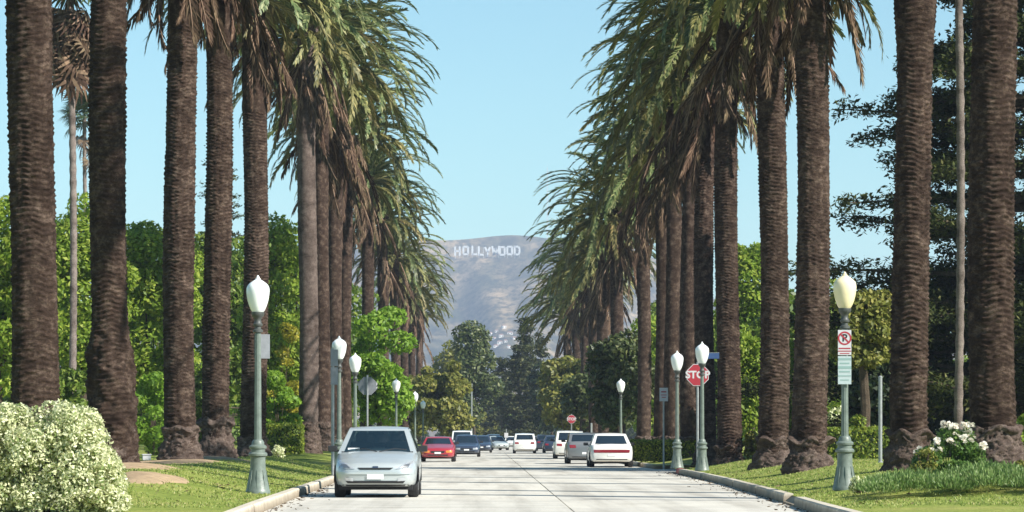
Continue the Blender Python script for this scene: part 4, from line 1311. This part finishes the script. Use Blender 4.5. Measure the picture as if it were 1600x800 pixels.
# ------------------------------------------------------------------ cars
def make_car(label, X, Y, color, away=False, kind='sedan', L=4.4, W=1.72, H=1.43, rz=0.0, detail=False, tail='corner', glass='dark_glass', group='cars along the street', plate=True, name='parked_car', cat='car', two=None):
    rt = thing(name, label, cat, (X, Y, 0), (PI if away else 0) + rz, group)
    hw = W / 2
    # side profile: stations from the nose (y=0) to the tail (y=L); top line, lower line, half width
    if kind == 'hatch':
        yy = [0, .03, .10, .22, .45, .80, 1.15, 1.6, 2.6, 3.5, L - .35, L - .12, L - .03, L]
        tp = [.58, .63, .675, .71, .775, .85, .915, .95, .97, .99, .99, .97, .90, .78]
        ww = [.60, .72, .82, .89, .955, .985, .995, 1, 1, .995, .96, .90, .84, .76]
        cab = (1.02, 1.98, L - .75, L - .15)
    elif kind == 'sedan':
        yy = [0, .03, .10, .22, .45, .80, 1.2, 1.7, 2.6, 3.3, L - .6, L - .15, L - .04, L]
        tp = [.54, .60, .65, .68, .73, .79, .86, .90, .92, .93, .93, .91, .84, .72]
        ww = [.62, .74, .83, .89, .95, .98, .995, 1, 1, .99, .97, .93, .88, .80]
        cab = (1.25, 2.05, L - 1.35, L - .62)
    else:   # tall: van / wagon
        yy = [0, .03, .10, .22, .45, .80, 1.2, 1.7, 2.6, 3.3, L - .35, L - .12, L - .03, L]
        tp = [.66, .74, .80, .84, .90, .95, 1.0, 1.02, 1.03, 1.03, 1.03, 1.02, .96, .86]
        ww = [.72, .82, .89, .94, .97, .99, 1, 1, 1, 1, .99, .96, .93, .88]
        cab = (1.0, 1.75, L - .32, L - .08)
    ns = 54
    ys_ = np.unique(np.concatenate([np.linspace(0, .5, 16), np.linspace(.5, L - .5, 22), np.linspace(L - .5, L, 14)]))
    TP = np.interp(ys_, yy, tp); WW = np.interp(ys_, yy, ww) * hw
    BT = .22 + .09 * np.exp(-ys_ / .1) + .09 * np.exp(-(L - ys_) / .1)
    sec = []
    m = 17
    V = []
    for y, tz, w, bz in zip(ys_, TP, WW, BT):
        mid = bz + (tz - bz) * .5
        half = [(0, bz), (w * .86, bz), (w * .955, bz + .05), (w * .985, bz + .13), (w, mid - .02), (w * .998, mid + .06), (w * .975, tz - .11), (w * .93, tz - .045), (w * .84, tz - .008), (w * .55, tz + .018), (0, tz + .03)]
        ring = half + [(-x, z) for x, z in half[-2:0:-1]]
        V += [(x, y, z) for x, z in ring]
    nc = len(ring)
    Fq = grid_faces(len(ys_), nc, True)
    caps = np.array([list(range(nc - 1, -1, -1)), list(range((len(ys_) - 1) * nc, len(ys_) * nc))])
    me = np_mesh('body', np.array(V), [Fq[:, ::-1], caps[:, ::-1]], M[color], smooth=True)
    me.set_sharp_from_angle(angle=math.radians(40))
    body = place('body', me, rt)
    bvh = BVHTree.FromPolygons([Vector(v) for v in V], [tuple(f) for f in Fq] + [tuple(f) for f in caps])
    # cabin: front (windscreen), rear, two sides and roof, all slightly curved
    c0, c1, c2, c3 = cab
    zb = float(np.interp(c0 + .1, yy, tp)) - .03; zb2 = float(np.interp(c3 - .1, yy, tp)) - .03
    zr = H - .03; wb, wr = hw * (.945 if detail else .90), hw * .71 if kind != 'tall' else hw * .80
    def Fr(u, v):
        x = (2 * u - 1) * (wb + (wr - wb) * v); y = c0 + (c1 - c0) * v + .12 * (2 * u - 1) ** 2 * (1 - .5 * v); return Vector((x, y, zb + (zr - .04 - zb) * v))
    def Re(u, v):
        x = (2 * u - 1) * (wb + (wr - wb) * v); y = c3 + (c2 - c3) * v - .08 * (2 * u - 1) ** 2; return Vector((x, y, zb2 + (zr - .05 - zb2) * v))
    def Sd(sg):
        def f(u, v):
            a = Fr(1 if sg > 0 else 0, v); b_ = Re(1 if sg > 0 else 0, v)
            p = a.lerp(b_, u); p.x += sg * .025 * math.sin(PI * u); p.z += .02 * math.sin(PI * u) * v; return p
        return f
    def Rf(u, v):
        a = Fr(u, 1); b_ = Re(u, 1); p = a.lerp(b_, v); p.z += .055 * math.sin(PI * min(1, max(0, v))) ** .5 * .8 + .03 * (1 - (2 * u - 1) ** 2) * math.sin(PI * v) ** .5; return p
    def patch(fn, u0, u1, v0, v1, nu, nv, off=(0, 0, 0)):
        P = [fn(u0 + (u1 - u0) * i / nu, v0 + (v1 - v0) * j / nv) + Vector(off) for j in range(nv + 1) for i in range(nu + 1)]
        return P, grid_faces(nv + 1, nu + 1).tolist()
    b = MB()
    if detail:      # pillars only, so that one looks through the panes
        for fn in (Fr, Re):
            for (u0, u1, v0, v1) in ((0, .075, 0, 1), (.925, 1, 0, 1), (.075, .925, 0, .05), (.075, .925, .93, 1)): b.add(*patch(fn, u0, u1, v0, v1, 6, 6))
        for sg in (-1, 1):
            for (u0, u1, v0, v1) in ((0, .14, 0, 1), (.86, 1, 0, 1), (.48, .53, .0, 1), (.14, .86, 0, .06), (.14, .86, .90, 1)): b.add(*patch(Sd(sg), u0, u1, v0, v1, 6, 5))
        b.add(*patch(Rf, 0, 1, 0, 1, 10, 10))
    else:
        for fn, nu, nv in ((Fr, 8, 5), (Re, 8, 5), (Sd(-1), 8, 4), (Sd(1), 8, 4), (Rf, 8, 8)): b.add(*patch(fn, 0, 1, 0, 1, nu, nv))
    cb = b.build('cabin', M[color], rt, smooth=True)
    gl = M[glass]
    b = MB(); b.add(*patch(Fr, .075, .925, .05, .93, 10, 6, (0, -.008, .006))); b.build('windscreen', gl, rt, smooth=True)
    b = MB(); b.add(*patch(Re, .09, .91, .12, .90, 10, 6, (0, .008, .006))); b.build('rear_window', gl, rt, smooth=True)
    for sg in (-1, 1):
        for (u0, u1) in ((.14, .48), (.53, .86)):
            b = MB(); b.add(*patch(Sd(sg), u0, u1, .06, .90, 6, 4, (sg * .007, 0, 0))); b.build('side_window', gl, rt, smooth=True)

    def decal(nm, quad, mat, front=True, off=.006, nu=8, nv=3, parent=rt):
        """patch laid on the nose or tail: quad = 4 corners (x,z) bl, br, tr, tl"""
        P = []
        for j in range(nv + 1):
            for i in range(nu + 1):
                u, v = i / nu, j / nv
                x = (quad[0][0] * (1 - u) + quad[1][0] * u) * (1 - v) + (quad[3][0] * (1 - u) + quad[2][0] * u) * v
                z = (quad[0][1] * (1 - u) + quad[1][1] * u) * (1 - v) + (quad[3][1] * (1 - u) + quad[2][1] * u) * v
                o_ = Vector((x, -1 if front else L + 1, z)); d_ = Vector((0, 1 if front else -1, 0))
                h = bvh.ray_cast(o_, d_)
                y = h[0].y if h[0] is not None else (0.02 if front else L - .02)
                P.append(Vector((x, y - off if front else y + off, z)))
        b = MB(); b.add(P, grid_faces(nv + 1, nu + 1).tolist())
        # give it thickness back into the body
        o = b.build(nm, M[mat], parent, smooth=True)
        return o
    T0 = float(np.interp(.05, yy, tp))
    # wheels
    wr_ = .31 if kind != 'tall' else .34
    for yw in (.82, L - .88):
        for sg in (-1, 1):
            b = MB()
            prof = [(wr_ * .62, -.10), (wr_ * .93, -.105), (wr_, -.07), (wr_, .07), (wr_ * .93, .105), (wr_ * .62, .10)]
            b.lathe(prof, 26)
            for i in range(len(b.v)):
                x, y, z = b.v[i]; b.v[i] = (z, x, y)
            w = b.build('wheel', M['rubber'], rt, smooth=True, loc=(sg * (hw - .115), yw, wr_))
            b = MB(); b.lathe([(wr_ * .60, -.02), (wr_ * .60, .07), (wr_ * .5, .085), (wr_ * .18, .06), (.001, .075)], 20, cap=False)
            for i in range(len(b.v)):
                x, y, z = b.v[i]; b.v[i] = (sg * (z + .02), x, y)
            b.build('rim', M['rim'], w, smooth=True)
            b = MB(); n_ = 20                                             # flat dark half disc, stands in for shade inside the wheel arch
            for k in range(n_):
                a0, a1 = PI * k / n_, PI * (k + 1) / n_; r0, r1 = .0, wr_ * 1.13
                xx = sg * (hw * .985 + .012)
                b.add([(xx, 0, .0), (xx, r1 * math.cos(a0), r1 * math.sin(a0)), (xx, r1 * math.cos(a1), r1 * math.sin(a1))], [(0, 1, 2)])
            b.build('wheel_arch_shade', M['under'], rt, loc=(0, yw, wr_))
    b = MB(); b.box((0, L / 2, .21), (W * .86, L * .86, .10)); b.build('underbody', M['under'], rt)
    b = MB(); b.box((0, .82, .30), (W * .8, .06, .06)); b.box((0, L - .88, .30), (W * .8, .06, .06)); b.build('axle', M['under'], rt)
    # mirrors
    for sg in (-1, 1):
        b = MB(); b.box((sg * (hw * .95 + .11), c0 + .42, zb + .10), (.19, .10, .125)); b.box((sg * (hw * .95 + .0), c0 + .42, zb + .055), (.08, .05, .04))
        b.build('wing_mirror', M['black'], rt, bevel=.02)
    if kind == 'hatch' and detail:
        for sg in (-1, 1):
            q = [(sg * .40, .575), (sg * .73, .60), (sg * .76, .745), (sg * .60, .70)]
            if sg < 0: q = [q[1], q[0], q[3], q[2]]
            hl = decal('headlight', q, 'lens', off=.012)
            q2 = [(sg * .50, .60), (sg * .66, .615), (sg * .69, .69), (sg * .58, .67)]
            if sg < 0: q2 = [q2[1], q2[0], q2[3], q2[2]]
            decal('reflector', q2, 'rim', off=.016, parent=hl)
            q = [(sg * .44, .335), (sg * .60, .345), (sg * .60, .405), (sg * .44, .40)]
            if sg < 0: q = [q[1], q[0], q[3], q[2]]
            decal('fog_light', q, 'lens', off=.010)
        decal('grille', [(-.30, .565), (.30, .565), (.36, .605), (-.36, .605)], 'black', off=.010)
        decal('badge', [(-.055, .60), (.055, .60), (.055, .635), (-.055, .635)], 'navy_paint', off=.014, nu=3, nv=2)
        decal('bumper_strip', [(-.74, .475), (.74, .475), (.74, .515), (-.74, .515)], color, off=.028, nu=20)
        decal('lower_intake', [(-.55, .29), (.55, .29), (.60, .345), (-.60, .345)], 'black', off=.010, nu=14)
        decal('number_plate', [(-.165, .375), (.165, .375), (.165, .475), (-.165, .475)], 'plate', off=.034, nu=3)
        decal('front_lip', [(-.66, .235), (.66, .235), (.66, .265), (-.66, .265)], 'black', off=.012, nu=16)
        b = MB()
        for sg in (-1, 1): b.tube([(sg * .02 + .02, c0 - .02, zb + .04), (sg * .30 + .05, c0 + .05, zb + .10), (sg * .52 + .08, c0 + .07, zb + .08)], .009, 5)
        b.build('wiper', M['black'], rt)
        b = MB(); b.box((0, c0 + .42, zb + .02), (wb * 1.8, .55, .05)); b.build('dashboard', M['under'], rt)
        b = MB(); b.box((-.48, c0 + .22, zb + .085), (.24, .02, .055), 0, (-.5, 0, 0)); b.build('paper', M['paper'], rt)
        for sg in (-1, 1):
            b = MB(); b.box((sg * .36, 2.35, .75), (.48, .16, .75), 0, (-.15, 0, 0)); b.box((sg * .36, 2.42, 1.2), (.26, .1, .2)); b.build('seat', M['seat'], rt, bevel=.05)
        b = MB(); b.box((0, 3.35, .8), (1.25, .16, .6), 0, (-.12, 0, 0)); b.build('rear_seat', M['seat'], rt, bevel=.05)
        b = MB(); b.box((0, c1 + .02, H - .17), (.22, .04, .07)); b.build('rear_view_mirror', M['black'], rt, bevel=.01)
        b = MB(); b.lathe([(.19, 0), (.205, .0), (.205, .02), (.19, .02)], 20, (0, 0, 0), False); b.build('steering_wheel', M['black'], rt, loc=(.36, c0 + .78, zb + .03), rot=(1.1, 0, 0))
    else:
        zl = T0 - .02
        for sg in (-1, 1):
            q = [(sg * hw * .46, zl - .14), (sg * hw * .80, zl - .13), (sg * hw * .82, zl - .02), (sg * hw * .46, zl - .03)]
            if sg < 0: q = [q[1], q[0], q[3], q[2]]
            decal('headlight', q, 'amber' if color == 'red_paint' else 'lens', off=.012)
        decal('grille', [(-hw * .36, zl - .15), (hw * .36, zl - .15), (hw * .40, zl - .05), (-hw * .40, zl - .05)], 'black', off=.010)
        decal('lower_intake', [(-hw * .55, .31), (hw * .55, .31), (hw * .6, .37), (-hw * .6, .37)], 'black', off=.010)
        decal('number_plate', [(-.16, .40), (.16, .40), (.16, .49), (-.16, .49)], 'plate', off=.02, nu=3)
    # tail
    tz = float(np.interp(L - .05, yy, tp))
    if tail == 'band':
        decal('tail_light', [(-hw * .80, tz - .25), (hw * .80, tz - .25), (hw * .82, tz - .13), (-hw * .82, tz - .13)], 'tail_red', False, .012, 16)
    else:
        for sg in (-1, 1):
            q = [(sg * hw * .50, tz - .24), (sg * hw * .82, tz - .24), (sg * hw * .84, tz - .10), (sg * hw * .52, tz - .10)]
            if sg < 0: q = [q[1], q[0], q[3], q[2]]
            decal('tail_light', q, 'tail_red', False, .012)
    decal('rear_number_plate', [(-.16, .44), (.16, .44), (.16, .54), (-.16, .54)], 'plate', False, .014, 3)
    decal('rear_bumper_trim', [(-hw * .7, .30), (hw * .7, .30), (hw * .7, .34), (-hw * .7, .34)], 'black', False, .01, 14)
    return rt


def car_at(px, s): return WX(px, F / s), F / s


x, y = car_at(586.5, 78.5)
make_car('silver hatchback parked facing the viewer at the left kerb', x, y, 'silver', kind='hatch', L=4.15, W=1.70, H=1.445, detail=True, glass='glass')
x, y = car_at(684, 31.5)
make_car('low red car parked facing the viewer behind the silver hatchback', x, y, 'red_paint', kind='sedan', L=4.4, W=1.76, H=1.27)
x, y = car_at(722, 21.5)
make_car('white high roofed van with dark windscreen behind the red car', x, y, 'white_paint', kind='tall', L=4.6, W=1.75, H=1.74, name='white_van', cat='van')
x, y = car_at(752, 19.6)
make_car('dark blue sedan in the middle of the far street', x, y, 'navy_paint', kind='sedan', L=4.5, W=1.75, H=1.40)
x, y = car_at(784, 16.4)
make_car('pale silver green car crossing far down the street', x, y, 'teal_paint', kind='sedan', L=4.4, W=1.75, H=1.38, rz=.25)
x, y = car_at(820, 20.6)
make_car('white tall car with dark windows in the far right lane', x, y + 4.5, 'white_paint', away=True, kind='tall', L=4.5, W=1.78, H=1.55)
x, y = car_at(852, 17.2)
make_car('dark grey car parked farthest along the right kerb', x, y + 4.5, 'navy_paint', away=True, kind='tall', L=4.5, W=1.75, H=1.5)
x, y = car_at(956, 38.6)
make_car('white sedan with full width red tail light band parked at the right kerb', x, y + 4.6, 'white_paint', away=True, kind='sedan', L=4.6, W=1.80, H=1.40, tail='band')
x, y = car_at(915, 34.0)
make_car('grey wagon parked just ahead of the white sedan', x, y + 4.6, 'grey_paint', away=True, kind='tall', L=4.6, W=1.76, H=1.45)
x, y = car_at(891, 27.6)
make_car('white minivan parked ahead of the grey wagon at the right kerb', x, y + 4.7, 'white_paint', away=True, kind='tall', L=4.7, W=1.82, H=1.62, name='white_minivan', cat='van')

for px_, s_, col_, aw_, kd_, lab_ in ((729, 25.0, 'navy_paint', False, 'sedan', 'small dark blue car close in front of the white van'),
                                     (740, 16.5, 'grey_paint', False, 'sedan', 'small grey car behind the dark blue sedan at far left kerb'),
                                     (799, 13.2, 'white_paint', False, 'sedan', 'tiny white car farthest down the middle of the street'),
                                     (838, 14.6, 'grey_paint', True, 'sedan', 'tiny grey car far down the right lane'),
                                     (866, 20.0, 'navy_paint', True, 'sedan', 'dark sedan parked ahead of the white minivan'),
                                     (771, 14.2, 'navy_paint', False, 'tall', 'tiny dark van beside the pale silver green car')):
    x, y = car_at(px_, s_)
    make_car(lab_, x, y + (4.4 if aw_ else 0), col_, away=aw_, kind=kd_, L=4.4, W=1.74, H=1.4 if kd_ == 'sedan' else 1.6)

# ------------------------------------------------------------------ hills, hillside letters, houses, mast
def ridge(x):
    x = np.asarray(x, float)
    t = np.clip((np.abs(x - 20) - 190) / 330, 0, 1); t = t * t * (3 - 2 * t)
    return 331 - 150 * t + 6 * np.sin(x * .011 + 1) * (1 - t) + 9 * np.sin(x * .004 + 2) + 3 * np.sin(x * .031)


def hill_z(x, y):
    t = np.clip((y - 3700) / (5350 - 3700), 0, 1)
    base = t ** 1.15 * ridge(x)
    gul = (np.sin(x * .021 + 1.1 * np.sin(y * .0022)) * 20 + np.sin(x * .047 + y * .0016) * 9 + np.sin(x * .011 - y * .0012) * 20 + np.sin(x * .093 + y * .003) * 4) * np.sin(PI * np.clip(t * 1.02, 0, 1)) ** .7
    back = np.clip((y - 5350) / 1400, 0, 1)
    near = 28 * np.exp(-((y - 3900) / 220) ** 2) * (np.sin(x * .009 + 2) * .5 + .6)
    return -.6 + (base + gul * (1 - back) + near * (t > 0)) * (1 - .55 * back)


xs = np.concatenate([np.linspace(-3900, -420, 40), np.linspace(-400, 420, 206), np.linspace(440, 3900, 40)])
ysn = np.concatenate([np.linspace(3650, 5350, 150), np.linspace(5400, 6700, 14)])
tag(place('hills', sheet('hills', xs, ysn, hill_z, M['hill'])), kind='structure')


def hill_hit(px, py):
    for Y in np.arange(3700, 5340, 4.0):
        if WZ(py, Y) <= float(hill_z(WX(px, Y), Y)): return WX(px, Y), float(Y), float(hill_z(WX(px, Y), Y))
    return WX(px, 5330), 5330.0, float(hill_z(WX(px, 5330), 5330))


GLY = {   # strokes on a unit box
    'H': [(.12, 0, .12, 1), (.88, 0, .88, 1), (.12, .5, .88, .5)],
    'O': [(.12, .1, .12, .9), (.88, .1, .88, .9), (.1, .1, .9, .1), (.1, .9, .9, .9)],
    'L': [(.12, 0, .12, 1), (.12, .09, .9, .09)],
    'Y': [(.08, 1, .5, .48), (.92, 1, .5, .48), (.5, 0, .5, .52)],
    'W': [(.05, 1, .27, .02), (.27, .02, .5, .8), (.5, .8, .73, .02), (.73, .02, .95, 1)],
    'D': [(.12, 0, .12, 1), (.1, .09, .7, .09), (.1, .91, .7, .91), (.7, .09, .9, .3), (.9, .3, .9, .7), (.9, .7, .7, .91)],
}
sx, sy, sz = hill_hit(760, 401)
sgn = thing('hillside_sign', 'row of tall white capital letters standing high on the hazy hill', 'sign', (0, sy, 0))
for ch, px, dz in zip('HOLLYWOOD', (710, 723, 737, 747, 757, 768.5, 780, 791.5, 803), (0, -1, 0, 4.5, 1, 1.5, 0, .5, 0)):
    X0 = WX(px, sy); w = 9.6 * sy / F * (1.25 if ch == 'W' else 1); hh = 15.5
    _, yl, zl = hill_hit(px + 4, 403); X0 = WX(px, yl); zl = max(float(hill_z(X0 + w * q_, yl - r_)) - r_ * .22 for q_ in (0, .3, .6, 1) for r_ in (0, 4, 8, 14)) + 2.0; yl += 4 + {747: -9, 757: 5, 768.5: -4}.get(px, 0)
    b = MB()
    for (a, c, d, e) in GLY[ch]:
        b.bar(a * w, c * hh, d * w, e * hh, 3.1, -.4, .4)
    for k in (.15, .85): b.box((k * w, 2.2, hh * .3), (.5, .5, hh * 1.2))
    b.build('letter', M['letter'], sgn, loc=(X0, yl - sy - 8, zl))

GH = 'small houses on the lower hillside'
hs = [(776, 519), (783, 527), (771, 531), (790, 535), (797, 522), (781, 538), (766, 524), (803, 530), (787, 513), (775, 543), (795, 544), (762, 537)]
words = ['topmost pale', 'upper right cream', 'left cream', 'right lower pale', 'right upper cream', 'lower middle pale', 'upper left small', 'rightmost pale', 'highest cream', 'lower left white', 'lowest right white', 'leftmost pale']
for i, (px, py) in enumerate(hs):
    hx, hy, hz = hill_hit(px, py)
    rt = thing('hillside_house', words[i] + ' house with clay roof in the cluster at the foot of the hills', 'house', (hx, hy, hz - 1.0), random.uniform(-.5, .5), GH)
    w, d, h = random.uniform(4, 7.5), 6, random.uniform(3, 4.5)
    b = MB(); b.box((0, 0, h / 2), (w, d, h)); b.build('wall', M['stucco'], rt)
    b = MB(); b.add([(-w * .55, -d * .56, h), (w * .55, -d * .56, h), (w * .55, d * .56, h), (-w * .55, d * .56, h), (-w * .3, 0, h + 1.3), (w * .3, 0, h + 1.3)], [(0, 1, 5, 4), (2, 3, 4, 5), (1, 2, 5), (3, 0, 4), (3, 2, 1, 0)])
    b.build('roof', M['roof_tile'], rt)
    b = MB()
    for k in (-.28, .28): b.box((w * k, -d / 2 - .05, h * .55), (w * .2, .1, h * .35))
    b.build('window', M['dark_glass'], rt)

mx_, my_ = WX(855, 5300), 5300
mz_ = float(hill_z(mx_, my_))
rt = thing('radio_mast', 'thin tall radio mast on the ridge beside the right palm crowns', 'mast', (mx_, my_, mz_))
b = MB(); Hm = WZ(262, my_) - mz_
for k in range(3):
    a = 2 * PI * k / 3; b.tube([(1.2 * math.cos(a), 1.2 * math.sin(a), -2), (.5 * math.cos(a), .5 * math.sin(a), Hm)], [.36, .2], 4)
for i in range(24):
    z = Hm * i / 24
    for k in range(3):
        a, c = 2 * PI * k / 3, 2 * PI * (k + 1) / 3; r0 = 1.2 - .7 * i / 24; r1 = 1.2 - .7 * (i + 1) / 24
        b.tube([(r0 * math.cos(a), r0 * math.sin(a), z), (r1 * math.cos(c), r1 * math.sin(c), z + Hm / 24)], .07, 3)
b.build('lattice', M['mast'], rt)
b = MB(); b.tube([(0, 0, Hm), (0, 0, Hm + 9)], [.15, .05], 5); b.build('antenna', M['mast'], rt)

# ------------------------------------------------------------------ haze
b = MB(); b.box((0, 3250, 182), (9000, 7400, 368))
hz_me = b.mesh('haze', [])
hm = bpy.data.materials.new('haze_air'); hm.use_nodes = True
ht = hm.node_tree; ht.nodes.remove(ht.nodes['Principled BSDF'])
pv = ht.nodes.new('ShaderNodeVolumePrincipled')
pv.inputs['Color'].default_value = (.66, .77, .98, 1)
pv.inputs['Density'].default_value = 0.00014
ht.links.new(pv.outputs[0], ht.nodes['Material Output'].inputs['Volume'])
hz_me.materials.append(hm)
tag(place('haze', hz_me), 'pale blue air between the street and the far hills', 'haze', kind='stuff')
